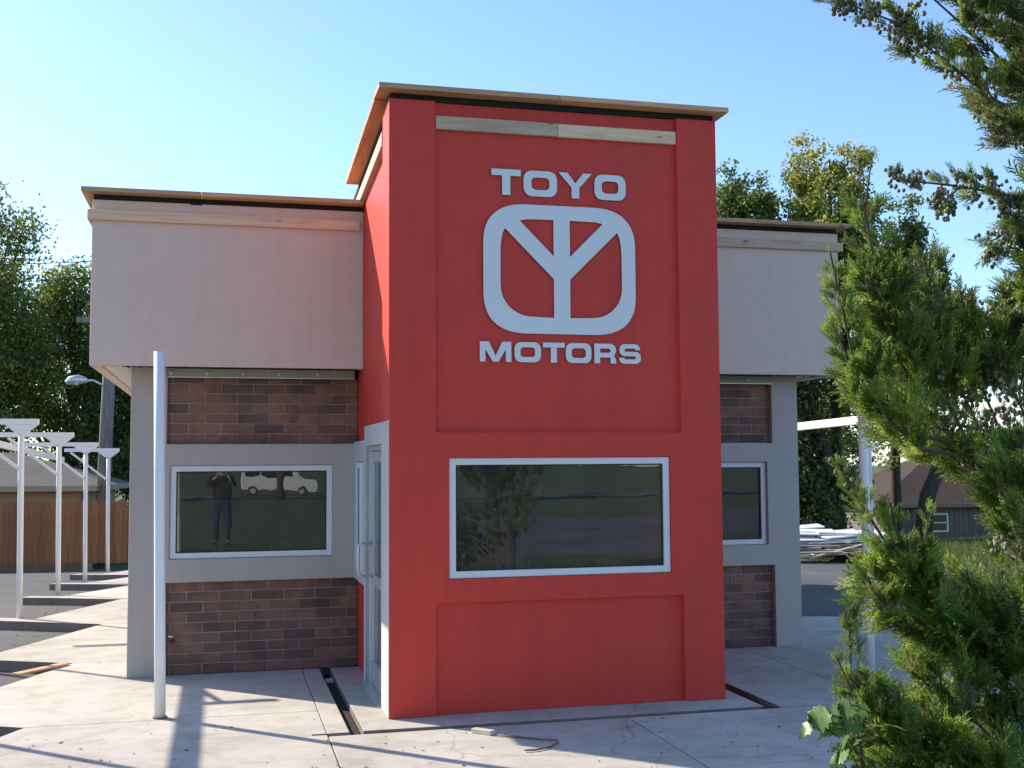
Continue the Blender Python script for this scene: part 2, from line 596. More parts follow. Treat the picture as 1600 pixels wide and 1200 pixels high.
def relief(name, us, vs, depth, P, thick, mat, parent, mats=None, bevel=0.006, zmap=None):
    """one wall mesh: grid cells us x vs with recess depths (None = hole). P(u,v,d) -> xyz. depth[row v][col u]"""
    bm = bmesh.new()
    cache = {}
    def V(u, v, d):
        k = (round(u, 5), round(v, 5), round(d, 5))
        if k not in cache:
            p = Vector(P(u, v, d))
            if zmap: p = zmap(p)
            cache[k] = bm.verts.new(p)
        return cache[k]
    def F(a, mi=0):
        try:
            f = bm.faces.new([V(*q) for q in a])
            f.material_index = mi
        except ValueError:
            pass
    nu, nv = len(us) - 1, len(vs) - 1
    D = lambda i, j: depth[j][i] if 0 <= i < nu and 0 <= j < nv else 'out'
    MI = lambda i, j: mats[j][i] if mats else 0
    for j in range(nv):
        for i in range(nu):
            d = D(i, j)
            if d is None: continue
            u0, u1, v0, v1 = us[i], us[i + 1], vs[j], vs[j + 1]
            F([(u0, v0, d), (u1, v0, d), (u1, v1, d), (u0, v1, d)], MI(i, j))
            F([(u0, v0, thick), (u0, v1, thick), (u1, v1, thick), (u1, v0, thick)], MI(i, j))
            for (di, dj, a, b) in ((-1, 0, (u0, v0), (u0, v1)), (1, 0, (u1, v0), (u1, v1)), (0, -1, (u0, v0), (u1, v0)), (0, 1, (u0, v1), (u1, v1))):
                e = D(i + di, j + dj)
                if e is None or e == 'out':
                    F([(*a, d), (*b, d), (*b, thick), (*a, thick)], MI(i, j))
                elif e > d + 1e-6:
                    F([(*a, d), (*b, d), (*b, e), (*a, e)], MI(i, j))
    bmesh.ops.recalc_face_normals(bm, faces=bm.faces)
    me = bpy.data.meshes.new(name)
    bm.to_mesh(me)
    bm.free()
    for m in (mat if isinstance(mat, (list, tuple)) else [mat]): me.materials.append(m)
    o = link(name, me, parent)
    if bevel:
        md = o.modifiers.new('bevel', 'BEVEL')
        md.width = bevel
        md.segments = 2
        md.limit_method = 'ANGLE'
        md.angle_limit = R(40)
    return o


def gz(y):
    return 0.0 if y < 10 else -0.034 * (min(y, 70) - 10)


def sstep(a, b, x):
    t = min(1, max(0, (x - a) / (b - a)))
    return t * t * (3 - 2 * t)


# ================================================================== GROUND
def ground_h(x, y):
    h = gz(y)
    h -= 0.55 * sstep(23, 33, y) * sstep(10, 16, x)
    bank = 0.42 * sstep(-5.0, -7.6, y) * (1 - sstep(-10.4, -12.6, y))
    h += bank
    inlot = sstep(-33, -31, x) * (1 - sstep(12.4, 13.0, x)) * sstep(-4.9, -4.3, y) * (1 - sstep(30, 31, y))
    h -= 0.45 * inlot
    street = (1 - sstep(-13.3, -12.9, y)) * sstep(-36, -35.5, y) * sstep(3.0, 3.4, x)
    h -= 0.3 * street
    return h


def axis(lo, hi, fine_lo, fine_hi, st, far):
    a = list(np.arange(fine_lo, fine_hi + 1e-6, st))
    x, s = fine_hi, st
    while x < hi:
        s *= far
        x += s
        a.append(min(x, hi))
    x, s = fine_lo, st
    pre = []
    while x > lo:
        s *= far
        x -= s
        pre.append(max(x, lo))
    return pre[::-1] + a


gx = axis(-700, 700, -36, 36, 0.6, 1.25)
gy = axis(-700, 900, -40, 50, 0.6, 1.25)
gv = [(x, y, ground_h(x, y) + 0.03 * math.sin(x * 1.7) * math.cos(y * 1.3)) for y in gy for x in gx]
nx = len(gx)
gf = [(j * nx + i, j * nx + i + 1, (j + 1) * nx + i + 1, (j + 1) * nx + i) for j in range(len(gy) - 1) for i in range(nx - 1)]
me = bpy.data.meshes.new('ground')
me.from_pydata(gv, [], gf)
me.materials.append(m_lawn)
for p in me.polygons: p.use_smooth = True
tag(link('ground', me), kind='structure')


def sheet(name, xs, ys, z, mat):
    vs_ = [(x, y, z(x, y)) for y in ys for x in xs]
    n = len(xs)
    fs_ = [(j * n + i, j * n + i + 1, (j + 1) * n + i + 1, (j + 1) * n + i) for j in range(len(ys) - 1) for i in range(n - 1)]
    me = bpy.data.meshes.new(name)
    me.from_pydata(vs_, [], fs_)
    me.materials.append(mat)
    return tag(link(name, me), kind='structure')


sheet('parking_lot', [-31, -10, 0, 12.6], [-4.6, 0, 5, 10, 16, 20.9], lambda x, y: -0.12 + gz(y), m_asph)
sheet('street', [3.3, 12, 30, 120], [-36.0, -30, -20, -13.1], lambda x, y: -0.13, m_asph)
sheet('road', [-120, -30, 30, 120], [-66, -60, -56], lambda x, y: 0.05, m_asph)

# kerbs round the lot
def kerb_strip(pts, w=0.15, h=0.14):
    mb = MB()
    for a, b in zip(pts[:-1], pts[1:]):
        za, zb = gz(a[1]) - 0.05, gz(b[1]) - 0.05
        mb.bar((a[0], a[1], za), (b[0], b[1], zb), w, 0.2)
    return tag(mb.build('kerb', m_conc, None, 0.015), kind='structure')


kerb_strip([(-31, -4.65), (-6.0, -4.65), (12.7, -4.65)])
kerb_strip([(3.4, -28.0), (3.2, -17.0), (4.6, -13.4), (8.0, -12.9), (60, -12.9)])

# ------------------------------------------------------------------ concrete walk made of slabs
walk = tag(empty('walkway'), kind='structure')
GAP = 0.003


def slab(poly, parent, top=0.0, thick=0.125, slope=True, name='slab', g=GAP):
    cx = sum(p[0] for p in poly) / len(poly)
    cy = sum(p[1] for p in poly) / len(poly)
    q = []
    for x, y in poly:
        d = math.hypot(x - cx, y - cy)
        k = max(0, 1 - g / d)
        q.append((cx + (x - cx) * k, cy + (y - cy) * k))
    mb = MB()
    n = len(q)
    f = lambda y: gz(y) if slope else 0
    vs_ = [(x, y, top - thick + f(y)) for x, y in q] + [(x, y, top + f(y)) for x, y in q]
    fs_ = [tuple(range(n))[::-1], tuple(range(n, 2 * n))] + [(i, (i + 1) % n, (i + 1) % n + n, i + n) for i in range(n)]
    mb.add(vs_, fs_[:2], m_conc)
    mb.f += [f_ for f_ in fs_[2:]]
    mb.mi += [mb.mat(m_conc_shade)] * (len(fs_) - 2)  # side faces take the concrete with painted-in shade
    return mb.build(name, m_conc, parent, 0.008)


def rect(x0, x1, y0, y1):
    return [(x0, y0), (x1, y0), (x1, y1), (x0, y1)]


XL = -2.83
YK = [-5.4, -2.3, 0.55, 3.62, 6.71, 9.6, 12.9, 15.9, 19.0]
slab(rect(-0.52, -0.345, -0.36, 2.60), walk)
slab(rect(-0.52, 1.9, -2.0, -0.398), walk)
slab(rect(1.9, 4.3, -2.0, -0.398), walk)
slab(rect(4.3, 7.4, -2.0, 0.1), walk)
slab(rect(-0.52, 1.9, -4.5, -2.0), walk)
slab(rect(1.9, 4.3, -4.5, -2.0), walk)
slab(rect(4.3, 7.4, -4.5, -2.0), walk)
slab(rect(7.4, 10.4, -4.5, -2.0), walk)
slab(rect(7.4, 10.4, -2.0, 0.1), walk)
slab(rect(3.28, 4.3, -0.385, 2.60), walk)
slab(rect(4.3, 7.4, 0.1, 2.60), walk)
slab(rect(7.4, 10.4, 0.1, 2.60), walk)
slab([(5.06, 2.60), (10.4, 2.60), (10.4, 3.48), (5.7, 4.92), (5.06, 5.1)], walk)
slab(rect(5.06, 5.7, 5.1, 8.6), walk)
slab(rect(5.06, 5.7, 8.6, 12.4), walk)
# raised look of the apron round the tower
slab(rect(-0.245, 3.13, -0.345, 2.52), walk, 0.012, 0.13, name='apron_slab', g=0.002)
# sawtooth teeth between the stalls, each with its finger island
for k in range(len(YK) - 1):
    y0, y1 = YK[k], YK[k + 1]
    tip = (XL - 1.06, y0 + 0.57)
    xr = -0.52 if y0 < 2 else -2.2
    if k == 2:
        slab([(xr, y0), (xr, 2.598), (-2.2, 2.602), (-2.2, y1), (XL, y1), tip, (XL, y0)], walk, g=GAP)
    else:
        slab([(xr, y0), (xr, y1), (XL, y1), tip, (XL, y0)], walk, g=GAP)
    A = Vector((-0.88, 0.475))
    t1 = (tip[0] + A.x * 0.62, tip[1] + A.y * 0.62)
    B = (0.475 * 0.30, 0.88 * 0.30)
    t0b = (tip[0] + B[0] * 0.95, tip[1] + B[1] * 0.95)
    slab([tip, t0b, (t1[0] + B[0] * 0.9, t1[1] + B[1] * 0.9), t1], walk, name='island_slab', g=0.0)

# ------------------------------------------------------------------ iron covers in the drain slots
tr = empty('drain_channel')
tag(tr, 'dark open drain slots round the concrete apron of the red tower', 'drain')
MB().box((-0.335, -0.375, -0.10), (-0.255, 2.08, -0.045)).build('channel_bed', m_black, tr)
MB().box((3.14, -0.335, -0.10), (3.27, 2.08, -0.075)).build('channel_bed', m_black, tr)
MB().box((-0.255, -0.41, -0.118), (3.2, -0.348, -0.105)).build('channel_bed', m_black, tr)
mb = MB()
for y in (1.98, 2.03):
    mb.box((-0.33, y, -0.04), (-0.26, y + 0.02, -0.005))
mb.build('grate', m_alu, tr)
MB().box((-0.64, -0.348, 0.001), (-0.345, -0.322, 0.004)).build('cover_strip', m_black, tr)

# ================================================================== BUILDING
bld = empty('building')
tag(bld, 'small brick and stucco drive-in building with a tall red entrance tower', 'building')
TW, H = 2.944, 5.13
SL = 0.075
W0, W1, Z0, Z1 = 0.501, 2.46, 1.117, 2.117
YW, YF = 2.54, 2.16
DC = 0.9086
BT = 2.278

# --- tower front: grid with recessed panels and the window hole
r = 0.045
us = [0, 0.392, W0, W1, 2.568, TW]
vz = [0.012, 0.918, Z0, Z1, 2.33, H]
relief('tower_front_wall', us, vz, [[0, r, r, r, 0], [0, 0, 0, 0, 0], [0, 0, None, 0, 0], [0, 0, 0, 0, 0], [0, r, r, r, 0]],
       lambda u, v, d: (u, d, v), 0.16, m_red, bld, bevel=0.007)


def slope_top(p):
    if p.z > 5.0: p.z -= SL * p.y
    return p


# --- tower left side with the door surround (grey) and the red panels
DY0, DY1, DZ = 0.46, 1.60, 2.24
SY0, SY1, SZ0, SZ1 = 1.80, 2.16, 1.02, 2.085
us = [0.0035, 0.40, DY0, DY1, 1.68, SY0, SY1, YW + 0.06]
vz = [0.012, DC, SZ0, SZ1, DZ, 2.30, 2.43, 4.0, H]
n_ = None
dep = [[0, 0, n_, 0, r, r, r],
       [0, 0, n_, 0, 0, 0, 0],
       [0, 0, n_, 0, 0, n_, 0],
       [0, 0, n_, 0, 0, 0, 0],
       [0, 0, 0, 0, 0, 0, 0],
       [0, 0, 0, 0, r, r, r],
       [0, r, r, r, r, r, r],
       [0, r, r, r, r, r, r]]
mi = [[1, 1, 1, 1, 0, 0, 0], [1] * 7, [1] * 7, [1] * 7, [1] * 7, [1, 1, 1, 1, 0, 0, 0], [0] * 7, [0] * 7]
m_greylt = stucco('pale_grey_stucco', (0.52, 0.51, 0.49), 0.05, 0.85, 150, 0.35)
relief('tower_side_wall', us, vz, dep, lambda u, v, d: (d - 0.003, u, v), 0.16, [m_red, m_greylt], bld, mats=mi, bevel=0.006, zmap=slope_top)
# --- tower right side and back
mb = MB()
mb.add([slope_top(Vector(p)) for p in ((TW - 0.16, 0.162, 0.012), (TW - 0.0015, 0.162, 0.012), (TW - 0.0015, 4.6, 0.012), (TW - 0.16, 4.6, 0.012),
                                       (TW - 0.16, 0.162, H), (TW - 0.0015, 0.162, H), (TW - 0.0015, 4.6, H), (TW - 0.16, 4.6, H))],
       [(0, 3, 2, 1), (4, 5, 6, 7), (0, 1, 5, 4), (1, 2, 6, 5), (2, 3, 7, 6), (3, 0, 4, 7)])
mb.build('tower_side_wall', m_red, bld, 0.006)
mb = MB()
mb.box((0.165, 4.44, 4.4), (TW - 0.165, 4.6, 4.79))
mb.box((0.002, 2.63, 4.4), (0.16, 4.6, 4.79))
mb.build('tower_back_wall', m_red, bld)
mb = MB()
mb.box((0.16, 0.16, 5.06), (TW - 0.16, 4.4, 5.08), slope=SL)
mb.build('tower_roof', m_roof, bld)
# --- felt strip and raw plywood cap boards
mb = MB()
mb.box((0.012, 0.03, H + 0.002), (TW - 0.012, 0.16, H + 0.05))
mb.box((0.03, 0.16, H + 0.002), (0.16, 4.5, H + 0.05), slope=SL)
mb.box((TW - 0.16, 0.16, H + 0.002), (TW - 0.012, 4.5, H + 0.05), slope=SL)
mb.build('felt_strip', m_black, bld)
CT = H + 0.052


def cap_board(x0, x1, y0, y1, z0, th, mat, slope=0.0):
    mb = MB()
    mb.box((x0, y0, z0), (x1, y1, z0 + th), slope=slope)
    return mb.build('cap_board', mat, bld, 0.003)


cap_board(-0.10, 1.46, -0.10, 0.22, CT, 0.045, m_capx)
cap_board(1.464, 3.03, -0.10, 0.22, CT, 0.045, m_capx)
yy = 0.224
while yy < 2.5:
    y1 = min(yy + 1.15, 2.56)
    cap_board(-0.10, 0.20, yy, y1, CT, 0.045, m_capy, SL)
    cap_board(2.73, 3.03, yy, y1, CT, 0.045, m_capy, SL)
    yy = y1 + 0.004
cap_board(2.73, 3.03, 2.57, 4.62, CT, 0.045, m_capy, SL)
# --- lumber nailed across the tower
MB().box((0.396, 0.006, 4.895), (1.47, r - 0.0005, 5.008)).build('lumber_strip', m_beamx, bld, 0.003)
MB().box((1.473, 0.006, 4.893), (2.563, r - 0.0005, 5.006)).build('lumber_strip', m_beamx, bld, 0.003)
mb = MB()
mb.box((-0.012, 0.404, 4.865), (r - 0.0005, 2.50, 4.985), slope=SL)
mb.build('lumber_strip', m_beamy, bld, 0.003)

# --- wing frames (grey stucco grid in front of the brick)
LX0, LX1 = -2.208, -1.862
WX0, WX1, WZ0, WZ1 = -1.826, -0.221, 1.137, 2.066
BR = 0.07
TOPZ = 3.10
us = [LX0, LX1, WX0, WX1, 0.0]
vz = [0.0, DC, WZ0, WZ1, BT, TOPZ]
relief('wing_wall', us, vz, [[0, n_, n_, n_], [0, 0, 0, 0], [0, 0, n_, 0], [0, 0, 0, 0], [0, n_, n_, n_]],
       lambda u, v, d: (u, YW + d, v), 0.2, m_grey, bld, bevel=0.006)
RX0, RX1 = 4.72, 5.04
RW0, RW1 = 3.05, 4.65
us = [TW + 0.0015, RW0, RW1, RX0, RX1]
relief('wing_wall', us, vz, [[n_, n_, n_, 0], [0, 0, 0, 0], [0, n_, 0, 0], [0, 0, 0, 0], [n_, n_, n_, 0]],
       lambda u, v, d: (u, YW + d, v), 0.2, m_grey, bld, bevel=0.006)
# side and back walls of the wing
YB = 12.4
MB().box((LX0, YW + 0.203, -0.3), (LX0 + 0.2, YB, TOPZ)).build('wing_wall', m_grey, bld, 0.006)
MB().box((RX1 - 0.2, YW + 0.203, -0.3), (RX1, YB, TOPZ)).build('wing_wall', m_grey, bld, 0.006)
MB().box((LX0 + 0.203, YB - 0.2, -0.3), (RX1 - 0.203, YB, TOPZ)).build('wing_wall', m_grey, bld, 0.006)
# interior
MB().box((LX0 + 0.205, YW + 0.21, -0.10), (RX1 - 0.205, YB - 0.21, 0.006)).build('inner_floor', m_intfloor, bld)
MB().box((0.165, 0.165, -0.10), (TW - 0.165, YW + 0.2, 0.014)).build('inner_floor', m_intfloor, bld)
MB().box((LX0 + 0.205, YW + 0.21, 2.96), (RX1 - 0.205, YB - 0.21, 3.0)).build('inner_ceiling', m_dark, bld)
MB().box((0.165, 0.165, 2.7), (TW - 0.165, YW + 0.2, 2.74)).build('inner_ceiling', m_dark, bld)
MB().box((LX0 + 0.21, 6.2, 0.008), (2.4, 6.32, 2.955)).build('inner_partition', m_dark, bld)
for x_ in (1.95, 2.35, 3.1):
    MB().box((x_, 4.3, 0.01), (x_ + 0.09, 4.39, 2.95)).build('inner_stud', m_dark, bld)


# --- bricks
def brick_mesh(L, Hh, seed):
    rnd = random.Random(seed)
    mb = MB()
    j = lambda: rnd.uniform(-0.0026, 0.0026)
    e = 0.004
    D = 0.06
    outer = [(0, 0), (L, 0), (L, Hh), (0, Hh)]
    inner = [(e + j(), e + j()), (L - e + j(), e + j()), (L - e + j(), Hh - e + j()), (e + j(), Hh - e + j())]
    v = [(x, D, z) for x, z in outer] + [(x, e, z) for x, z in outer] + [(x, 0 + abs(j()) * 0.6, z) for x, z in inner]
    f = []
    for i in range(4):
        k = (i + 1) % 4
        f.append((i, k, k + 4, i + 4))
        f.append((i + 4, k + 4, k + 8, i + 8))
    f.append((8, 9, 10, 11))
    mb.add(v, f)
    return mb.mesh('brick', m_brick)


PL, PH, MJ = 0.3165, 0.1012, 0.0115
brick_cache = {}


def brick_panel(x0, x1, z0, z1, yface, start_off, zbase):
    pan = MB().box((x0, yface + 0.0085, z0), (x1, yface + 0.10, z1)).build('brick_panel', m_mortar, bld)
    row = 0
    z = zbase
    rnd = random.Random(int(x0 * 100) + int(z0 * 10))
    while z < z1 - 0.012:
        zz0, zz1 = max(z, z0 + 0.001), min(z + PH - MJ, z1 - 0.001)
        if zz1 - zz0 > 0.02:
            x = x0 - PL * 2 + start_off + (PL / 2 if row % 2 else 0)
            while x < x1:
                a, b = max(x, x0 + 0.002), min(x + PL - MJ, x1 - 0.002)
                if b - a > 0.03:
                    key = (round(b - a, 3), round(zz1 - zz0, 3), rnd.randint(0, 2))
                    if key not in brick_cache:
                        brick_cache[key] = brick_mesh(b - a, zz1 - zz0, hash(key) & 0xffff)
                    o = link('brick', brick_cache[key], pan, (a, yface + rnd.uniform(-0.0025, 0.002), zz0))
                x += PL
        z += PH
        row += 1
    return pan


YBR = YW + BR
brick_panel(LX1 + 0.001, 0.041, 0.0, DC - 0.001, YBR, 0.05, 0.004)
brick_panel(LX1 + 0.001, 0.041, BT + 0.001, 2.945, YBR, 0.05, BT + 0.012 - PH * 0.02)
brick_panel(TW + 0.002, RX0 - 0.001, 0.0, DC - 0.001, YBR, 0.14, 0.004)
brick_panel(TW + 0.002, RX0 - 0.001, BT + 0.001, 2.945, YBR, 0.14, BT + 0.012 - PH * 0.02)

# --- light channels under the soffit
for (a, b, xs) in ((LX1 + 0.002, -0.002, (-1.83, -1.48, -1.13, -0.77, -0.38)), (TW + 0.003, RX0 - 0.002, (3.35, 3.69, 4.05, 4.41))):
    ch = MB().box((a, YW - 0.02, 2.948), (b, YBR + 0.1, 3.036)).build('light_channel', m_strip, bld, 0.004)
    MB().box((a, YW - 0.026, 2.944), (b, YW - 0.005, 2.953)).build('channel_lip', m_alu, ch)
    for x in xs:
        mb = MB()
        mb.tube([(x, YW - 0.02, 2.99), (x, YW - 0.03, 2.99), (x, YW - 0.038, 2.99)], [0.024, 0.022, 0.012], 14)
        mb.build('lamp_socket', m_bulb, ch, smooth=True)

# --- fascia box round the wing, open behind the tower
FX0, FX1, FB, FT = -2.563, 5.388, 3.023, 4.628
TH = 0.10
for (a, b) in ((FX0, -0.003 + 0.045), (TW + 0.0, FX1)):
    MB().box((a, YF, FB), (b, YF + TH, FT)).build('fascia', m_fascia, bld, 0.008)
MB().box((FX0, YF + TH + 0.002, FB), (FX0 + TH, YB + 0.35, FT)).build('fascia', m_fascia, bld, 0.008)
MB().box((FX1 - TH, YF + TH + 0.002, FB), (FX1, YB + 0.35, FT)).build('fascia', m_fascia, bld, 0.008)
MB().box((FX0 + TH + 0.002, YB + 0.25, FB), (FX1 - TH - 0.002, YB + 0.35, FT)).build('fascia', m_fascia, bld, 0.008)
# soffit boards, set a little up behind the fascia lip
MB().box((FX0 + TH + 0.002, YF + TH + 0.002, FB + 0.022), (LX0 - 0.002, YB + 0.24, FB + 0.04)).build('soffit', m_soffit, bld)
MB().box((RX1 + 0.002, YF + TH + 0.002, FB + 0.022), (FX1 - TH - 0.002, YB + 0.24, FB + 0.04)).build('soffit', m_soffit, bld)
MB().box((LX0, YF + TH + 0.002, FB + 0.022), (-0.002, YW - 0.03, FB + 0.04)).build('soffit', m_soffit, bld)
MB().box((TW + 0.004, YF + TH + 0.002, FB + 0.022), (RX1, YW - 0.03, FB + 0.04)).build('soffit', m_soffit, bld)
MB().box((LX0, YW - 0.028, TOPZ + 0.002), (RX1, YB + 0.2, TOPZ + 0.05)).build('ceiling_deck', m_dark, bld)
# drip edge: metal angle with little clips along the fascia foot
for (a, b) in ((LX0 - 0.06, -0.004), (TW + 0.01, RX1 + 0.05)):
    mb = MB()
    mb.box((a, YF + 0.012, FB - 0.008), (b, YF + 0.03, FB - 0.0015))
    x = a + 0.05
    while x < b - 0.03:
        mb.box((x, YF + 0.001, FB - 0.016), (x + 0.022, YF + 0.02, FB - 0.009))
        x += 0.1065
    mb.build('drip_edge', m_black, bld)
# roof deck and felt, cap boards, lumber strips
MB().box((FX0 + TH + 0.002, YF + TH + 0.002, 4.36), (0.0, YB + 0.248, 4.40)).build('roof', m_roof, bld)
MB().box((TW, YF + TH + 0.002, 4.36), (FX1 - TH - 0.002, YB + 0.248, 4.40)).build('roof', m_roof, bld)
MB().box((0.0, 4.602, 4.36), (TW, YB + 0.248, 4.40)).build('roof', m_roof, bld)
CW = FT + 0.052
for p0, p1 in (((FX0 + 0.012, YF + 0.012, FT + 0.001), (0.04, YF + TH, CW - 0.001)), ((FX0 + 0.012, YF + TH, FT + 0.001), (FX0 + TH, YB + 0.33, CW - 0.001)),
               ((TW + 0.003, YF + 0.012, FT + 0.001), (FX1 - 0.012, YF + TH, CW - 0.001)), ((FX1 - TH, YF + TH, FT + 0.001), (FX1 - 0.012, YB + 0.33, CW - 0.001)),
               ((-1.66, YF - 0.004, FT - 0.012), (-1.54, YF + 0.011, FT + 0.004))):
    MB().box(p0, p1).build('felt_strip', m_black, bld)
for (a, b) in ((-2.655, -1.55), (-1.546, 0.03), (TW + 0.003, 4.3), (4.304, 5.48)):
    cap_board(a, b, YF - 0.13, YF + 0.2, CW, 0.042, m_capx)
yy = YF + 0.203
while yy < YB + 0.3:
    y1 = min(yy + 2.4, YB + 0.42)
    cap_board(-2.655, -2.36, yy, y1, CW, 0.042, m_capy)
    cap_board(5.19, 5.48, yy, y1, CW, 0.042, m_capy)
    yy = y1 + 0.004
cap_board(-2.35, 5.18, YB + 0.13, YB + 0.42, CW, 0.042, m_capx)
for (a, b) in ((FX0 - 0.04, 0.0), (TW + 0.003, FX1 + 0.045)):
    mb = MB()
    mb.box((a, YF - 0.039, 4.425), (b, YF - 0.001, 4.523))
    mb.build('lumber_strip', m_beamx, bld, 0.003)
mb = MB()
mb.box((FX0 - 0.039, YF, 4.425), (FX0 - 0.001, YB + 0.35, 4.523))
mb.build('lumber_strip', m_beamy, bld, 0.003)
mb = MB()
mb.box((FX1 + 0.001, YF, 4.425), (FX1 + 0.039, YB + 0.35, 4.523))
mb.build('lumber_strip', m_beamy, bld, 0.003)


# --- windows: frame with mitred bars, gasket and pane
def window(x0, x1, z0, z1, y, P=None, fwid=0.058, deep=0.07):
    """front-facing window whose frame front lies at depth y"""
    P = P or (lambda u, d, v: (u, d, v))
    mb = MB()
    o = [(x0, z0), (x1, z0), (x1, z1), (x0, z1)]
    i_ = [(x0 + fwid, z0 + fwid), (x1 - fwid, z0 + fwid), (x1 - fwid, z1 - fwid), (x0 + fwid, z1 - fwid)]
    vs_ = [P(u, y, v) for u, v in o] + [P(u, y, v) for u, v in i_] + [P(u, y + deep, v) for u, v in o] + [P(u, y + deep, v) for u, v in i_]
    fs_ = []
    for a in range(4):
        b = (a + 1) % 4
        fs_ += [(a, b, b + 4, a + 4), (a + 8, a + 12, b + 12, b + 8), (a, a + 8, b + 8, b), (a + 4, b + 4, b + 12, a + 12)]
    mb.add(vs_, fs_)
    fr = mb.build('window', m_frame, bld, 0.006)
    g = MB()
    e = fwid + 0.012
    a0, a1, c0, c1 = x0 + fwid - 0.001, x1 - fwid + 0.001, z0 + fwid - 0.001, z1 - fwid + 0.001
    for (p0, p1, q0, q1) in ((a0, a1, c0, c0 + 0.012), (a0, a1, c1 - 0.012, c1), (a0, a0 + 0.012, c0 + 0.012, c1 - 0.012), (a1 - 0.012, a1, c0 + 0.012, c1 - 0.012)):
        pa, pb = P(p0, y + 0.022, q0), P(p1, y + 0.034, q1)
        g.box(tuple(map(min, pa, pb)), tuple(map(max, pa, pb)))
    g.build('gasket', m_gasket, fr)
    mb = MB()
    mb.add([P(a0, y + 0.036, c0), P(a1, y + 0.036, c0), P(a1, y + 0.036, c1), P(a0, y + 0.036, c1)], [(0, 1, 2, 3)])
    mb.build('pane', m_glass, fr)
    return fr


window(W0 + 0.002, W1 - 0.002, Z0 + 0.002, Z1 - 0.002, 0.018)
window(WX0 + 0.002, WX1 - 0.002, WZ0 + 0.002, WZ1 - 0.002, YW + 0.025)
window(RW0 + 0.002, RW1 - 0.002, WZ0 + 0.002, WZ1 - 0.002, YW + 0.045)
PX = lambda u, d, v: (d, u, v)
window(SY0 + 0.002, SY1 - 0.002, SZ0 + 0.002, SZ1 - 0.002, -0.03, PX, 0.05, 0.06)

# --- door
dr = MB()
y0, y1 = DY0 + 0.002, DY1 - 0.002
for (a, b, c, d) in ((y0, y0 + 0.045, 0.02, DZ - 0.002), (y1 - 0.045, y1, 0.02, DZ - 0.002), (y0 + 0.045, y1 - 0.045, DZ - 0.05, DZ - 0.002)):
    dr.box((0.035, a, c), (0.12, b, d))
door = dr.build('door', m_alu, bld, 0.004)
lf = MB()
ya, yb = y0 + 0.05, y1 - 0.05
for (a, b, c, d) in ((ya, ya + 0.085, 0.03, DZ - 0.055), (yb - 0.085, yb, 0.03, DZ - 0.055), (ya + 0.085, yb - 0.085, 0.03, 0.24), (ya + 0.085, yb - 0.085, DZ - 0.15, DZ - 0.055), (ya + 0.085, yb - 0.085, 0.94, 1.04)):
    lf.box((0.055, a, c), (0.10, b, d))
lf.build('door_leaf', m_alu, door, 0.004)
mb = MB()
mb.box((0.074, ya + 0.08, 0.235), (0.080, yb - 0.08, DZ - 0.145))
mb.build('door_glass', m_glass, door)
mb = MB()
hy = yb - 0.05
mb.tube([(0.056, hy, 1.02), (-0.05, hy, 1.02), (-0.075, hy, 1.05), (-0.075, hy, 1.30), (-0.05, hy, 1.33), (0.056, hy, 1.33)], 0.013, 10)
mb.build('pull_handle', m_alu, door, smooth=True)
MB().box((-0.03, DY0 - 0.01, 0.0125), (0.16, DY1 + 0.01, 0.024)).build('threshold', m_alu, bld, 0.003)
# --- hose tap on the brick by the pier
tp = MB()
tp.tube([(-1.80, YBR, 0.33), (-1.80, YBR - 0.07, 0.33), (-1.80, YBR - 0.10, 0.30)], [0.014, 0.014, 0.011], 10)
tp.tube([(-1.80, YBR - 0.045, 0.33), (-1.80, YBR - 0.045, 0.38)], 0.008, 8)
tap = tp.build('hose_tap', m_rust, bld, smooth=True)
MB().tube([(-1.80, YBR - 0.045, 0.378), (-1.80, YBR - 0.045, 0.392)], 0.026, 12).build('tap_wheel', m_frame, tap)


# ================================================================== SIGN LETTERING
def rrect(x0, x1, z0, z1, e=4.0, n=48, rx=None, rz=None):
    """rounded rectangle with superelliptic corners of radii rx, rz"""
    rx = rx or (x1 - x0) / 2
    rz = rz or (z1 - z0) / 2
    pts = []
    q = n // 4
    for (cx, cz, a0) in ((x1 - rx, z1 - rz, 0), (x0 + rx, z1 - rz, 90), (x0 + rx, z0 + rz, 180), (x1 - rx, z0 + rz, 270)):
        for i in range(q + 1):
            a = R(a0 + 90 * i / q)
            c, s = math.cos(a), math.sin(a)
            pts.append((cx + math.copysign(abs(c) ** (2 / e), c) * rx, cz + math.copysign(abs(s) ** (2 / e), s) * rz))
    out = [pts[0]]
    for p in pts[1:]:
        if (p[0] - out[-1][0]) ** 2 + (p[1] - out[-1][1]) ** 2 > 1e-8: out.append(p)
    return out


def plate(name, loops, parent, y, thick=0.012):
    """flat cut-out of the given outlines (first outer, rest holes), standing off the wall"""
    cu = bpy.data.curves.new(name, 'CURVE')
    cu.dimensions = '2D'
    cu.fill_mode = 'BOTH'
    cu.extrude = thick / 2
    for lp in loops:
        sp = cu.splines.new('POLY')
        sp.points.add(len(lp) - 1)
        for p, (x, z) in zip(sp.points, lp): p.co = (x, z, 0, 1)
        sp.use_cyclic_u = True
    tmp = bpy.data.objects.new('tmp', cu)
    COL.objects.link(tmp)
    dg = bpy.context.evaluated_depsgraph_get()
    me = bpy.data.meshes.new_from_object(tmp.evaluated_get(dg))
    bpy.data.objects.remove(tmp)
    bpy.data.curves.remove(cu)
    me.name = name
    for v in me.vertices:
        x, z, d = v.co
        v.co = (x, y - d, z)
    me.materials.clear()
    me.materials.append(m_sign)
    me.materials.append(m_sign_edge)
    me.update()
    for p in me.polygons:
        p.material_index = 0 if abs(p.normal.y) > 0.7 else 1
    return link(name, me, parent)


SY = r - 0.012


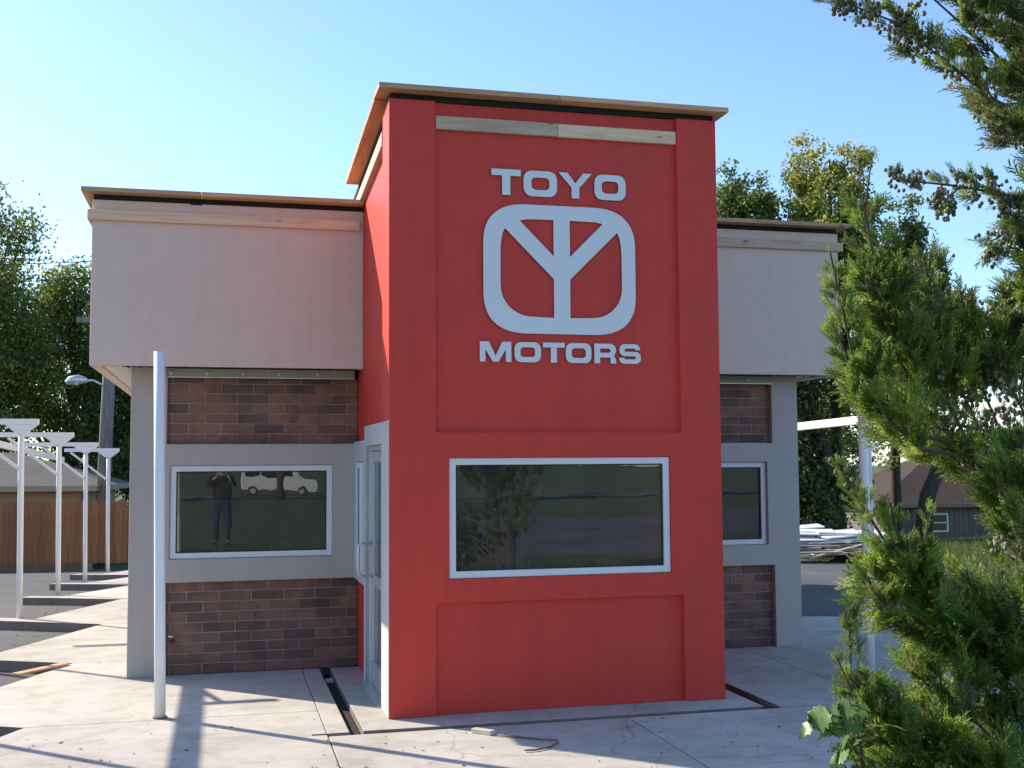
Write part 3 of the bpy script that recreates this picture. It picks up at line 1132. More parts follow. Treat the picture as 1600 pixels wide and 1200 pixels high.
def L_T(x0, x1, z0, z1, st, bar):
    c = (x0 + x1) / 2
    return [[(x0, z1), (x0, z1 - bar), (c - st / 2, z1 - bar), (c - st / 2, z0), (c + st / 2, z0), (c + st / 2, z1 - bar), (x1, z1 - bar), (x1, z1)]]


def L_O(x0, x1, z0, z1, sx, sz):
    return [rrect(x0, x1, z0, z1, 2.6, 40, (x1 - x0) * 0.30, (z1 - z0) * 0.42), rrect(x0 + sx, x1 - sx, z0 + sz, z1 - sz, 2.4, 32, (x1 - x0 - 2 * sx) * 0.3, (z1 - z0 - 2 * sz) * 0.36)]


def L_Y(x0, x1, z0, z1, st):
    c = (x0 + x1) / 2
    zj = z0 + (z1 - z0) * 0.42
    w = st * 1.15
    return [[(x0, z1), (c - st / 2, zj), (c - st / 2, z0), (c + st / 2, z0), (c + st / 2, zj), (x1, z1), (x1 - w, z1), (c, zj + (z1 - z0) * 0.17), (x0 + w, z1)]]


def L_M(x0, x1, z0, z1, st):
    c = (x0 + x1) / 2
    return [[(x0, z0), (x0, z1), (x0 + st * 1.65, z1), (c, z0 + (z1 - z0) * 0.30), (x1 - st * 1.65, z1), (x1, z1), (x1, z0), (x1 - st, z0),
             (x1 - st, z0 + (z1 - z0) * 0.62), (c + st * 0.5, z0), (c - st * 0.5, z0), (x0 + st, z0 + (z1 - z0) * 0.62), (x0 + st, z0)]]


def arc(cx, cz, rx, rz, a0, a1, n=8):
    return [(cx + rx * math.cos(R(a0 + (a1 - a0) * i / n)), cz + rz * math.sin(R(a0 + (a1 - a0) * i / n))) for i in range(n + 1)]


def L_R(x0, x1, z0, z1, st, bar):
    h = z1 - z0
    zm = z0 + h * 0.36
    ra = (z1 - zm) / 2
    outer = [(x0, z0), (x0, z1)] + arc(x1 - ra * 1.05, z1 - ra, ra * 1.0, ra, 90, -40, 10)
    outer += arc(x1 - 0.03, zm - 0.025, 0.024, 0.022, 70, 0, 4)
    outer += [(x1 - 0.002, z0), (x1 - st - 0.002, z0), (x1 - st - 0.002, zm - bar * 0.9)]
    outer += arc(x1 - st - 0.014, zm - bar * 0.55, 0.012, 0.014, 0, 90, 4)
    outer += [(x0 + st, zm - bar * 0.25), (x0 + st, z0)]
    hole = [(x0 + st, zm + bar * 0.75), (x0 + st, z1 - bar)] + arc(x1 - st - 0.022, (zm + bar * 0.75 + z1 - bar) / 2, 0.02, (z1 - bar - zm - bar * 0.75) / 2, 90, -90, 8)
    return [outer, hole]


def L_S(x0, x1, z0, z1, st, bar):
    h = z1 - z0
    zm = (z0 + z1) / 2
    hb = bar / 2
    ro = (z1 - zm + hb) / 2
    ri = ro - bar
    rx = 0.05
    p = []
    # outer top from upper-right terminal round to the middle
    p += [(x1 - 0.006, z1 - h * 0.30)] + arc(x1 - 0.006 - rx, z1 - ro, rx, ro, 20, 90, 6) + arc(x0 + 0.004 + rx, z1 - ro, rx, ro, 90, 270, 12)
    p += arc(x1 - st - 0.014, zm - hb - ri, 0.016, ri, 90, -90, 8) + arc(x0 + st + 0.014, z0 + bar + ri, 0.016, ri, 270, 190, 4)
    p += [(x0 + st, z0 + h * 0.30), (x0, z0 + h * 0.30)]
    p += arc(x0 + rx, z0 + ro, rx, ro, 200, 270, 6) + arc(x1 - rx, z0 + ro, rx, ro, -90, 90, 12)
    p += arc(x0 + st + 0.016, zm + hb + ri, 0.014, ri, 270, 90, 8) + arc(x1 - st - 0.018, z1 - bar - ri, 0.016, ri, 90, 10, 4)
    p += [(x1 - st - 0.006, z1 - h * 0.30)]
    return [p]


s1 = empty('word_sign', (0, 0, 0))
tag(s1, 'pale metal lettering TOYO mounted above the emblem on the red tower', 'sign')
za, zb = 4.362, 4.586
plate('letter', L_T(0.881, 1.139, za, zb, 0.072, 0.056), s1, SY)
plate('letter', L_O(1.164, 1.464, za, zb, 0.070, 0.058), s1, SY)
plate('letter', L_Y(1.479, 1.781, za, zb, 0.070), s1, SY)
plate('letter', L_O(1.804, 2.092, za, zb, 0.068, 0.058), s1, SY)
s2 = empty('word_sign', (0, 0, 0))
tag(s2, 'pale metal lettering MOTORS mounted below the emblem on the red tower', 'sign')
za, zb = 2.926, 3.098
plate('letter', L_M(0.772, 1.046, za, zb, 0.048), s2, SY)
plate('letter', L_O(1.074, 1.307, za, zb, 0.052, 0.044), s2, SY)
plate('letter', L_T(1.325, 1.519, za, zb, 0.054, 0.042), s2, SY)
plate('letter', L_O(1.529, 1.760, za, zb, 0.052, 0.044), s2, SY)
plate('letter', L_R(1.786, 1.988, za, zb, 0.052, 0.042), s2, SY)
plate('letter', L_S(2.010, 2.214, za, zb, 0.050, 0.039), s2, SY)

EX0, EX1, EZ0, EZ1 = 0.806, 2.172, 3.172, 4.288
ec = (EX0 + EX1) / 2 + 0.012
outer = rrect(EX0, EX1, EZ0, EZ1, 2.5, 72, 0.40, 0.36)
holes = []
for s in (-1, 1):
    mx = lambda lst: [(ec + s * x, z) for x, z in lst]
    holes.append(mx([(0.073, 4.163), (0.30, 4.160), (0.374, 4.148), (0.35, 4.122), (0.073, 3.846)]))
    inn = [(0.073, 3.312), (0.073, 3.648), (0.505, 4.075)]
    inn += [(0.527, 4.03), (0.540, 3.96), (0.545, 3.88), (0.546, 3.62)]
    inn += arc(0.27, 3.58, 0.275, 0.262, 0, -90, 12)[1:]
    holes.append(mx(inn))
em = plate('emblem_sign', [outer] + holes, None, SY, 0.012)
tag(em, 'large pale rounded emblem with forked stem between the two words on the red tower', 'sign')

# ================================================================== WHITE POSTS AND CANOPY FRAMES
def round_post(mb, p0, p1, rad):
    p0, p1 = Vector(p0), Vector(p1)
    mb.tube([p0, p0.lerp(p1, 0.3), p0.lerp(p1, 0.65), p1], rad, 20)


po = empty('post', (-1.80, 0.62, 0))
tag(po, 'bare white steel post standing on the walk before the left window', 'post')
mb = MB()
round_post(mb, (0, 0, 0.0), (-0.045, 0.0, 3.02), 0.0455)
mb.build('shaft', m_white, po, smooth=True)
MB().tube([(0, 0, 0.0), (0, 0, 0.012)], 0.058, 20).build('foot_weld', m_rust, po)
po = empty('post', (4.787, 0.713, 0))
tag(po, 'bare white steel post behind the green conifer, right of the tower', 'post')
mb = MB()
round_post(mb, (0, 0, 0.0), (-0.02, 0.0, 3.02), 0.0455)
mb.build('shaft', m_white, po, smooth=True)
MB().tube([(0, 0, 0.0), (0, 0, 0.012)], 0.058, 20).build('foot_weld', m_rust, po)


def canopy_frame(loc, h, side, arm=1.9, label='', group=None, rz=0.0, lean=0.0):
    """post with a trapezoid gusset, a long head arm towards side (-1 left, +1 right) and a brace"""
    t = empty('canopy_frame', loc, rz)
    tag(t, label, 'canopy frame', group)
    mb = MB()
    round_post(mb, (0, 0, 0), (lean, 0, h - 0.05), 0.04)
    mb.build('post', m_white, t, smooth=True)
    a, b = (lean - arm, lean + 0.225) if side < 0 else (lean - 0.27, lean + arm)
    MB().box((a, -0.05, h - 0.075), (b, 0.05, h)).build('head_arm', m_white, t, 0.004)
    mb = MB()
    mb.prism([(-0.22, 0), (0.22, 0), (0.06, -0.125), (-0.06, -0.125)], (lean, -0.045, h - 0.076), (1, 0, 0), (0, 0, 1), (0, 1, 0), 0.09)
    mb.build('gusset', m_white, t, 0.003)
    mb = MB()
    mb.bar((lean + side * 0.03, 0, h - 0.68), (lean + side * 0.78, 0, h - 0.085), 0.045, 0.045)
    mb.build('brace', m_white, t, 0.003)
    return t


left = [(-3.99, 7.66, 2.72, 1.9), (-3.89, 10.72, 2.64, 1.5), (-3.83, 14.0, 2.65, 1.1), (-3.71, 17.2, 2.69, 0.9)]
words = ['nearest of the four white canopy frames along the left kerb islands',
         'second white canopy frame from the front on the left kerb islands',
         'third white canopy frame from the front on the left kerb islands',
         'farthest white canopy frame on the left, close to the board fence']
for (x, y, h, al), lb in zip(left, words):
    canopy_frame((x, y, gz(y)), h, -1, al, lb, 'white canopy frames over the left stalls', 0, -0.03)
bm_ = MB()
bm_.bar((-4.86, 6.2, 2.56), (-4.72, 17.6, 2.205), 0.06, 0.11)
tag(bm_.build('purlin', m_white, None, 0.004), 'long white purlin running under the arms of the left canopy frames', 'beam')

# front-left stall frame: just outside the picture, its shadow lies on the walk
for (x, y, lb) in ((-4.5, 4.75, 'white canopy frame at the left stall nearest the tower door'), (-4.5, 1.5, 'white canopy frame beside the front left stall'), (-4.5, -1.75, 'white canopy frame at the front end of the left stalls')):
    t = empty('canopy_frame', (x, y, 0))
    tag(t, lb, 'canopy frame', 'white canopy frames over the left stalls')
    mb = MB()
    round_post(mb, (0, 0, -0.12), (0, 0, 2.60), 0.04)
    mb.build('post', m_white, t, smooth=True)
    if y > 4:
        MB().box((0.05, -0.87, 2.60), (0.72, -0.80, 2.67)).build('head_arm', m_white, t, 0.004)
        mb = MB()
        mb.bar((0.06, -0.12, 2.63), (0.26, -0.80, 2.63), 0.04, 0.04)
        mb.build('brace', m_white, t)
bm_ = MB()
bm_.bar((-4.52, 4.85, 2.66), (-4.52, -4.0, 2.66), 0.09, 0.13)
tag(bm_.build('purlin', m_white, None, 0.004), 'white purlin on the posts of the front left stalls', 'beam')

canopy_frame((8.43, 6.64, -0.12), 3.05, 1, 0.36, 'white canopy frame behind the conifer on the right side of the building')
bm_ = MB()
bm_.bar((7.7, 10.2, 2.57), (9.7, 1.3, 2.955), 0.08, 0.13)
tag(bm_.build('purlin', m_white, None, 0.004), 'sunlit white purlin sloping up behind the conifer on the right', 'beam')

# ================================================================== THINGS LYING ABOUT
o = MB().box((-0.09, -0.035, 0), (0.09, 0.035, 0.035)).build('wood_block', m_tan, None, 0.004)
o.location = (0.64, -0.635, 0.001)
o.rotation_euler = (0, 0, R(-48))
tag(o, 'short tan offcut block on the walk in front of the red tower', 'block')
mb = MB()
mb.tube([(0.72, -0.76, 0.012), (0.86, -0.86, 0.012), (1.0, -0.98, 0.014), (1.10, -1.07, 0.02), (1.09, -1.13, 0.014), (1.0, -1.22, 0.012), (0.88, -1.27, 0.012), (0.80, -1.27, 0.014)], 0.0075, 8)
tag(mb.build('hose', m_rust, None, smooth=True), 'short length of thin brown hose curled on the walk', 'hose')
o = MB().box((-0.36, -0.05, 0), (0.36, 0.05, 0.02)).build('plank', m_plank_o, None, 0.003)
o.location = (-3.08, 3.22, 0.012)
o.rotation_euler = (0, R(1.0), R(57))
tag(o, 'orange fresh plank lying across the kerb edge at lower left', 'plank')
o = MB().box((-0.42, -0.04, 0), (0.42, 0.04, 0.02)).build('plank', m_plank, None, 0.003)
o.location = (-3.5, 2.85, -0.115)
o.rotation_euler = (0, 0, R(25))
tag(o, 'grey plank lying on the asphalt beside the orange plank', 'plank')
# fallen leaves and crumbs on the concrete
q = []
for i in range(420):
    x, y = RNG.uniform(-2.7, 4.2), RNG.uniform(-2.0, 0.3)
    if i % 3: continue
    if -0.4 < x < 3.3 and y > -0.42: continue
    s = RNG.uniform(0.004, 0.013)
    a = RNG.uniform(0, 6.28)
    for k in range(4):
        q.append((x + s * math.cos(a + k * 1.571) * (1 if k % 2 else 1.7), y + s * math.sin(a + k * 1.571), 0.004 + (0.006 if k == 1 else 0)))
for i in range(60):
    x, y = RNG.uniform(-4.2, -3.0), RNG.uniform(5.5, 9.5)
    s = RNG.uniform(0.01, 0.03)
    a = RNG.uniform(0, 6.28)
    for k in range(4):
        q.append((x + s * math.cos(a + k * 1.571), y + s * math.sin(a + k * 1.571), 0.004 - 0.118 + (0.008 if k == 1 else 0)))
m_litter = leaf_mat('dry_litter', [(0, (0.05, 0.035, 0.025)), (0.7, (0.12, 0.08, 0.05)), (1, (0.2, 0.13, 0.08))], 0, 0.8)
tag(link('dry_leaf_litter', fast_mesh('dry_leaf_litter', np.array(q), 4, [m_litter])), kind='stuff')

# ================================================================== FENCE
fe = empty('fence')
tag(fe, 'brown cedar board fence across the back of the left parking lot', 'fence')
pw, ph = 0.142, 1.56
pick = []
for s in range(3):
    mb = MB()
    hh = ph + (0, 0.012, -0.01)[s]
    mb.prism([(0, 0), (pw - 0.006, 0), (pw - 0.006, hh - 0.03), (pw - 0.03, hh), (0.024, hh), (0, hh - 0.03)], (0, 0, 0), (1, 0, 0), (0, 0, 1), (0, 1, 0), 0.018)
    pick.append(mb.mesh('picket', m_fence))
fy = lambda x: 21.45 - 0.12 * (x + 5)
x = -12.0
rnd = random.Random(3)
while x < 3.0:
    o = link('picket', pick[rnd.randint(0, 2)], fe, (x, fy(x) + rnd.uniform(-0.004, 0.004), gz(fy(x)) + 0.02 + rnd.uniform(-0.012, 0.012)))
    o.rotation_euler = (0, R(rnd.uniform(-0.4, 0.4)), math.atan(-0.12))
    x += pw
for z in (0.35, 1.25):
    mb = MB()
    mb.bar((-12, fy(-12) + 0.045, gz(fy(-12)) + z), (3, fy(3) + 0.045, gz(fy(3)) + z), 0.04, 0.085)
    mb.build('rail', m_fence, fe)


# ================================================================== HOUSES
def hip_house(name, loc, rz, wx, wy, z_eave, ridge, mroof, mwall, label, over=0.45, wall_dn=2.2, boards=False, win=()):
    t = empty(name, loc, rz)
    tag(t, label, 'house')
    MB().box((0, 0, z_eave - wall_dn), (wx, wy, z_eave)).build('wall', mwall, t)
    if boards:
        bmz = MB().box((0.004, -0.02, 0), (0.19, 0, wall_dn - 0.02)).mesh('siding_board', mwall)
        x = 0.0
        while x < wx - 0.19:
            link('siding_board', bmz, t, (x, 0, z_eave - wall_dn))
            x += 0.205
    e = over
    th = 0.16
    X0, X1, Y0, Y1 = -e, wx + e, -e, wy + e
    k = (wy + 2 * e) / 2
    vs_ = [(X0, Y0, z_eave), (X1, Y0, z_eave), (X1, Y1, z_eave), (X0, Y1, z_eave),
           (X0, Y0, z_eave + th), (X1, Y0, z_eave + th), (X1, Y1, z_eave + th), (X0, Y1, z_eave + th),
           (X0 + k, wy / 2, ridge), (X1 - k, wy / 2, ridge)]
    fs_ = [(0, 3, 2, 1), (0, 1, 5, 4), (1, 2, 6, 5), (2, 3, 7, 6), (3, 0, 4, 7), (4, 5, 9, 8), (5, 6, 9), (6, 7, 8, 9), (7, 4, 8)]
    rf = MB().add(vs_, fs_).build('roof', mroof, t)
    mb = MB()
    mb.box((X0 - 0.05, Y0 - 0.06, z_eave + 0.02), (X1 + 0.05, Y0 - 0.002, z_eave + th + 0.01))
    mb.box((X1 + 0.002, Y0, z_eave + 0.02), (X1 + 0.06, Y1, z_eave + th + 0.01))
    mb.build('gutter', mwall, t)
    for (a, b, z0, z1) in win:
        f = MB()
        for q0, q1, p0, p1 in ((a, b, z0, z0 + 0.07), (a, b, z1 - 0.07, z1), (a, a + 0.07, z0 + 0.07, z1 - 0.07), (b - 0.07, b, z0 + 0.07, z1 - 0.07), (a + 0.07, b - 0.07, (z0 + z1) / 2 - 0.025, (z0 + z1) / 2 + 0.025)):
            f.box((q0, -0.06, p0), (q1, -0.021, p1))
        w = f.build('window', m_frame, t)
        MB().box((a + 0.05, -0.045, z0 + 0.05), (b - 0.05, -0.035, z1 - 0.05)).build('pane', m_glass_clear, w)
    return t


hip_house('house', (-16.9, 24.6, 0), R(-6), 12.0, 4.6, 1.38, 2.45, m_shingle, m_tanwall,
          'tan house with grey shingled hip roof behind the board fence', 0.45, 2.2, False, ((9.1, 9.9, 0.35, 1.0), (5.0, 6.2, 0.2, 1.1)))
hip_house('house', (26.2, 34.9, 0), R(-12), 11.0, 8.0, 0.05, 2.6, m_shingle_b, m_siding,
          'brown board-sided house with brown roof behind the right lawn', 0.5, 2.6, True, ((2.0, 2.8, -1.0, -0.2),))

# ================================================================== UTILITY POLE AND WIRES
up_ = empty('utility_pole', (-4.45, 23.2, gz(23.2)))
tag(up_, 'grey wooden utility pole with a street lamp behind the fence', 'pole')
mb = MB()
mb.tube([(0, 0, -0.2), (0.12, 0, 4.0), (0.28, 0, 9.5)], [0.19, 0.17, 0.13], 16)
mb.build('pole', m_pole, up_, smooth=True)
mb = MB()
mb.tube([(0.1, 0, 4.62), (-0.25, 0, 4.80), (-0.45, 0, 4.78)], 0.03, 10)
arm_ = mb.build('lamp_arm', m_alu, up_, smooth=True)
mb = MB()
mb.tube([(-0.38, 0, 4.77), (-0.46, 0, 4.80), (-0.62, 0, 4.82), (-0.82, 0, 4.79), (-0.95, 0, 4.73)], [0.04, 0.09, 0.13, 0.12, 0.05], 14)
mb.build('lamp_head', m_alu, up_, smooth=True)
mb = MB()
mb.tube([(-0.68, 0, 4.74), (-0.68, 0, 4.66)], [0.11, 0.06], 14)
mb.build('lamp_lens', m_bulb, up_, smooth=True)
MB().box((-0.7, -0.06, 6.35), (1.2, 0.06, 6.50)).build('crossarm', m_pole, up_)


def wire(pts, label, rad=0.012):
    mb = MB()
    P_ = []
    a, b, sag = Vector(pts[0]), Vector(pts[1]), pts[2]
    for i in range(13):
        t = i / 12
        p = a.lerp(b, t)
        p.z -= sag * 4 * t * (1 - t)
        P_.append(p)
    mb.tube(P_, rad, 6)
    tag(mb.build('overhead_wire', m_cable, None), label, 'wire', 'overhead wires on the pole')


wire(((-30, 28.0, 8.2), (-4.2, 23.1, 7.6), 0.5), 'uppermost thin overhead wire left of the utility pole')
wire(((-30, 28.0, 7.5), (-4.2, 23.1, 7.15), 0.5), 'thin overhead wire just below the uppermost one, left of the pole')
wire(((-30, 27.5, 5.4), (-4.3, 23.1, 5.2), 0.4), 'lowest thin overhead wire above the tan house')
wire(((-4.2, 23.2, 8.0), (40, 30.0, 9.2), 0.9), 'thin overhead wire crossing the sky behind the conifer')

# ================================================================== SCRAP HEAP behind the right lot
def scrap(name, size, loc, rot, mat, label, group=None, cat='board'):
    a, b, c = size
    o = MB().box((-a / 2, -b / 2, -c / 2), (a / 2, b / 2, c / 2)).build(name, mat, None, 0.004)
    o.location = loc
    o.rotation_euler = tuple(R(v) for v in rot)
    tag(o, label, cat, group)
    return o


bx, by = 12.6, 15.4
g0 = gz(by)
lab_pan = 'white sheet stacked flat on top of the scrap heap'
lab_pl = 'weathered plank lying loose in the scrap heap at the lot edge'
rnd = random.Random(11)
for i in range(13):
    scrap('scrap_sheet', (rnd.uniform(1.0, 3.0), rnd.uniform(0.22, 0.6), 0.03), (bx + rnd.uniform(-0.9, 0.9), by + 0.3 + (i % 4) * 0.22 + rnd.uniform(-0.1, 0.1), g0 + 0.36 + (i % 4) * 0.035 + i * 0.014),
          (rnd.uniform(4, 13), rnd.uniform(-5, 3), rnd.uniform(-16, 12)), m_panelw, lab_pan, 'white sheets on the scrap heap', 'sheet')
for i in range(26):
    z = 0.03 + (i % 7) * 0.038
    scrap('plank', (rnd.uniform(1.0, 2.8), rnd.uniform(0.09, 0.18), 0.04), (bx + rnd.uniform(-1.3, 1.3), by + rnd.uniform(-0.55, 0.5), g0 + z + 0.02),
          (rnd.uniform(-6, 6), rnd.uniform(-4, 4), rnd.uniform(-50, 28)), m_plank if i % 3 else m_panelw, lab_pl if i % 3 else 'white painted plank lying loose in the scrap heap at the lot edge', 'loose planks in the scrap heap', 'plank')
for i, (dx, dy) in enumerate(((-1.0, 0.3), (0.0, 0.25), (1.1, 0.35))):
    scrap('wood_block', (0.14, 0.9, 0.30), (bx + dx, by + dy + 0.2, g0 + 0.16), (0, 0, 0), m_plank, ['left', 'middle', 'right'][i] + ' timber block propping up the white sheets of the scrap heap', None, 'block')
scrap('plank', (1.5, 0.10, 0.04), (bx - 0.1, by - 0.75, g0 + 0.2), (0, -14, -14), m_beamx, 'pale new plank leaning slantwise against the scrap heap', None, 'plank')


# ================================================================== GRASS
def blades(n, xr, yr, hmin, hmax, zf):
    x = RNG.uniform(*xr, n)
    y = RNG.uniform(*yr, n)
    z = np.array([zf(a, b) for a, b in zip(x, y)])
    h = RNG.uniform(hmin, hmax, n)
    a = RNG.uniform(0, 6.28, n)
    w = RNG.uniform(0.006, 0.014, n)
    lx, ly = RNG.normal(0, 0.35, n) * h, RNG.normal(0, 0.35, n) * h
    v = np.empty((n, 3, 3))
    v[:, 0] = np.stack([x - w * np.cos(a), y - w * np.sin(a), z - 0.03], 1)
    v[:, 1] = np.stack([x + w * np.cos(a), y + w * np.sin(a), z - 0.03], 1)
    v[:, 2] = np.stack([x + lx, y + ly, z + h], 1)
    return v.reshape(-1, 3)


v = np.concatenate([blades(26000, (12.8, 22), (9.5, 22), 0.06, 0.24, ground_h), blades(3500, (11.6, 14.5), (15.9, 19), 0.08, 0.3, ground_h),
                    blades(9000, (-6, 5), (-8.5, -4.8), 0.04, 0.12, ground_h)])
tag(link('grass', fast_mesh('grass', v, 3, [m_grass])), kind='stuff')


# ================================================================== BACKGROUND TREES
def make_tree(name, loc, lobes, mleaf, label, seed, trunk_h=2.0, trunk_r=0.22, clumps=150, per=110, leaf=0.085, sig=0.33, group=None, lean=(0, 0), fill=0.5):
    rg = np.random.default_rng(seed)
    t = empty(name, loc)
    tag(t, label, 'tree', group)
    lob = np.array(lobes, float)
    vol = (lob[:, 3] * lob[:, 4] * lob[:, 5]) ** 0.45
    pick_ = rg.choice(len(lob), clumps, p=vol / vol.sum())
    d = rg.normal(size=(clumps, 3))
    d /= np.linalg.norm(d, axis=1)[:, None]
    rr_ = rg.uniform(0, 1, clumps) ** fill
    c = lob[pick_, :3] + d * rr_[:, None] * lob[pick_, 3:6]
    # trunk and limbs
    mb = MB()
    top = lob[:, 2].max()
    cx, cy = lob[:, 0].mean(), lob[:, 1].mean()
    pts = [(0, 0, -0.4), (lean[0] * 0.3, lean[1] * 0.3, trunk_h * 0.5), (lean[0], lean[1], trunk_h), (cx * 0.7 + lean[0] * 0.3, cy * 0.7, (trunk_h + top) * 0.5), (cx, cy, top)]
    mb.tube(pts, [trunk_r * 1.25, trunk_r, trunk_r * 0.85, trunk_r * 0.5, trunk_r * 0.12], 10)
    for i in range(0, clumps, max(1, clumps // 45)):
        e = Vector(c[i])
        h0 = max(trunk_h * 0.8, e.z * 0.55)
        f = (h0 - trunk_h) / max(0.1, top - trunk_h)
        s = Vector((lean[0] + (cx - lean[0]) * max(0, f), lean[1] + (cy - lean[1]) * max(0, f), h0))
        m_ = s.lerp(e, 0.5) + Vector((0, 0, -0.12 * (e - s).length))
        mb.tube([s, m_, e], [trunk_r * 0.32, trunk_r * 0.2, trunk_r * 0.06], 6, caps=False)
    mb.build('trunk', m_bark, t, smooth=True)
    n = clumps * per
    ctr = np.repeat(c, per, 0) + rg.normal(size=(n, 3)) * np.array([sig, sig, sig * 0.75])
    # random leaf frames
    a = rg.normal(size=(n, 3))
    a[:, 2] -= 0.5
    a /= np.linalg.norm(a, axis=1)[:, None]
    b = np.cross(a, rg.normal(size=(n, 3)))
    b /= np.linalg.norm(b, axis=1)[:, None]
    s = leaf * rg.uniform(0.6, 1.3, n)[:, None]
    q = np.empty((n, 4, 3))
    q[:, 0] = ctr - a * s
    q[:, 1] = ctr + b * s * 0.55
    q[:, 2] = ctr + a * s
    q[:, 3] = ctr - b * s * 0.55
    link('crown', fast_mesh('crown', q.reshape(-1, 3), 4, [mleaf]), t)
    return t


def broad(h, w, z0, seed, n=14):
    """lobes of a broad uneven crown"""
    rg = np.random.default_rng(seed)
    out = []
    for i in range(n):
        f = rg.uniform(0, 1)
        z = z0 + (h - z0) * (0.12 + 0.76 * f)
        rad = w * (1 - 0.75 * abs(f - 0.35) ** 1.1) * 0.6
        a = rg.uniform(0, 6.28)
        k = rg.uniform(0.25, 0.95)
        s = rg.uniform(0.8, 1.35)
        out.append((math.cos(a) * rad * k, math.sin(a) * rad * k, z, s, s, s * rg.uniform(0.8, 1.2)))
    out.append((0, 0, h - 0.7, 0.7, 0.7, 0.75))
    return out


def spires(h, w, z0, seed, n=7):
    rg = np.random.default_rng(seed)
    out = [(0, 0, (z0 + h) / 2 - 1, w * 0.8, w * 0.8, (h - z0) * 0.4)]
    for i in range(n):
        x, y = rg.uniform(-w, w), rg.uniform(-w, w)
        top = h - rg.uniform(0, 1.6) if i else h
        out.append((x, y, top - 1.5, 0.26, 0.26, 1.5))
        out.append((x, y, top - 3.2, 0.6, 0.6, 1.6))
    return out


TG = 'trees behind the fence and lot'
make_tree('broadleaf_tree', (-9.6, 33.4, gz(33)), broad(13.0, 4.4, 1.4, 1, 20), m_leaf, 'tallest green tree at the left edge behind the tan house', 21, 2.6, 0.28, 270, 160, 0.078, 0.40, TG)
make_tree('broadleaf_tree', (-6.7, 36.5, gz(36)), broad(10.6, 2.9, 1.0, 2, 16), m_leaf, 'green tree just left of the building with sky showing through its top', 22, 2.4, 0.24, 180, 160, 0.078, 0.34, TG)
make_tree('broadleaf_tree', (-4.3, 33.5, gz(33)), broad(9.6, 2.8, 0.6, 3, 16), m_leaf_dk, 'dark tree behind the utility pole', 23, 2.2, 0.24, 180, 160, 0.078, 0.34, TG)
make_tree('broadleaf_tree', (-12.4, 36.0, gz(36)), broad(12.0, 4.2, 1.0, 4, 18), m_leaf_dk, 'dark broad tree beyond the left edge of the fence', 24, 2.4, 0.26, 200, 170, 0.085, 0.40, TG)
make_tree('broadleaf_tree', (-0.8, 37.0, gz(37)), broad(9.0, 3.0, 0.8, 5, 14), m_leaf_dk, 'dark tree hidden behind the left wing of the building', 25, 2.2, 0.24, 130, 110, 0.11, 0.4, TG)

make_tree('spiry_tree', (14.7, 26.0, gz(26)), spires(12.6, 1.5, 1.5, 6), m_leaf_ye, 'pointed dark tree rising right beside the red tower', 26, 2.0, 0.2, 190, 110, 0.075, 0.19, TG, fill=0.6)
make_tree('spiry_tree', (16.3, 25.4, gz(25)), spires(12.8, 1.3, 1.5, 8), m_leaf_ye, 'olive tree with upright tips above the right wing roof', 27, 2.0, 0.2, 190, 110, 0.075, 0.19, TG, fill=0.6)
make_tree('maple_tree', (17.9, 24.2, gz(24)), spires(14.0, 1.15, 2.0, 9, 12), m_leaf_ma, 'maple with golden autumn top above the right wing', 28, 2.4, 0.22, 230, 120, 0.075, 0.20, TG, fill=0.6)
make_tree('spiry_tree', (20.1, 24.3, gz(24)), spires(12.0, 0.75, 1.6, 10), m_leaf_ye, 'olive tree with upright tips behind the green conifer', 29, 2.0, 0.2, 190, 110, 0.075, 0.19, TG, fill=0.6)
make_tree('broadleaf_tree', (15.6, 22.8, gz(22)), broad(7.2, 2.6, -0.3, 11, 14), m_leaf_dk, 'dense dark tree right behind the scrap heap', 30, 2.6, 0.26, 210, 120, 0.09, 0.36, TG, (1.2, 0))
make_tree('broadleaf_tree', (19.3, 21.8, gz(22)), broad(8.0, 2.6, 3.2, 12, 12), m_leaf_dk, 'dark leaning tree between scrap heap and brown house', 31, 2.8, 0.24, 170, 120, 0.09, 0.36, TG, (1.0, 0))
make_tree('broadleaf_tree', (29.5, 45.5, gz(45) - 0.6), broad(11.0, 3.4, 2.0, 13, 16), m_leaf, 'green tree rising behind the brown house roof', 32, 3.0, 0.24, 150, 120, 0.10, 0.38, TG)
make_tree('broadleaf_tree', (11.5, 29.0, gz(29)), broad(8.6, 3.2, 0.2, 14, 14), m_leaf_dk, 'dark tree hidden behind the red tower', 33, 2.2, 0.24, 130, 110, 0.11, 0.4, TG)
# across the street, seen only in the window glass
for i, (x, y) in enumerate(((-9, -50), (2, -54), (13, -52), (25, -50), (-22, -53))):
    make_tree('broadleaf_tree', (x, y, 0), broad(8.0, 3.4, 1.4, 40 + i, 12), m_leaf, 'green tree across the street behind the photographer', 50 + i, 2.2, 0.24, 70, 90, 0.15, 0.5, 'trees across the street')


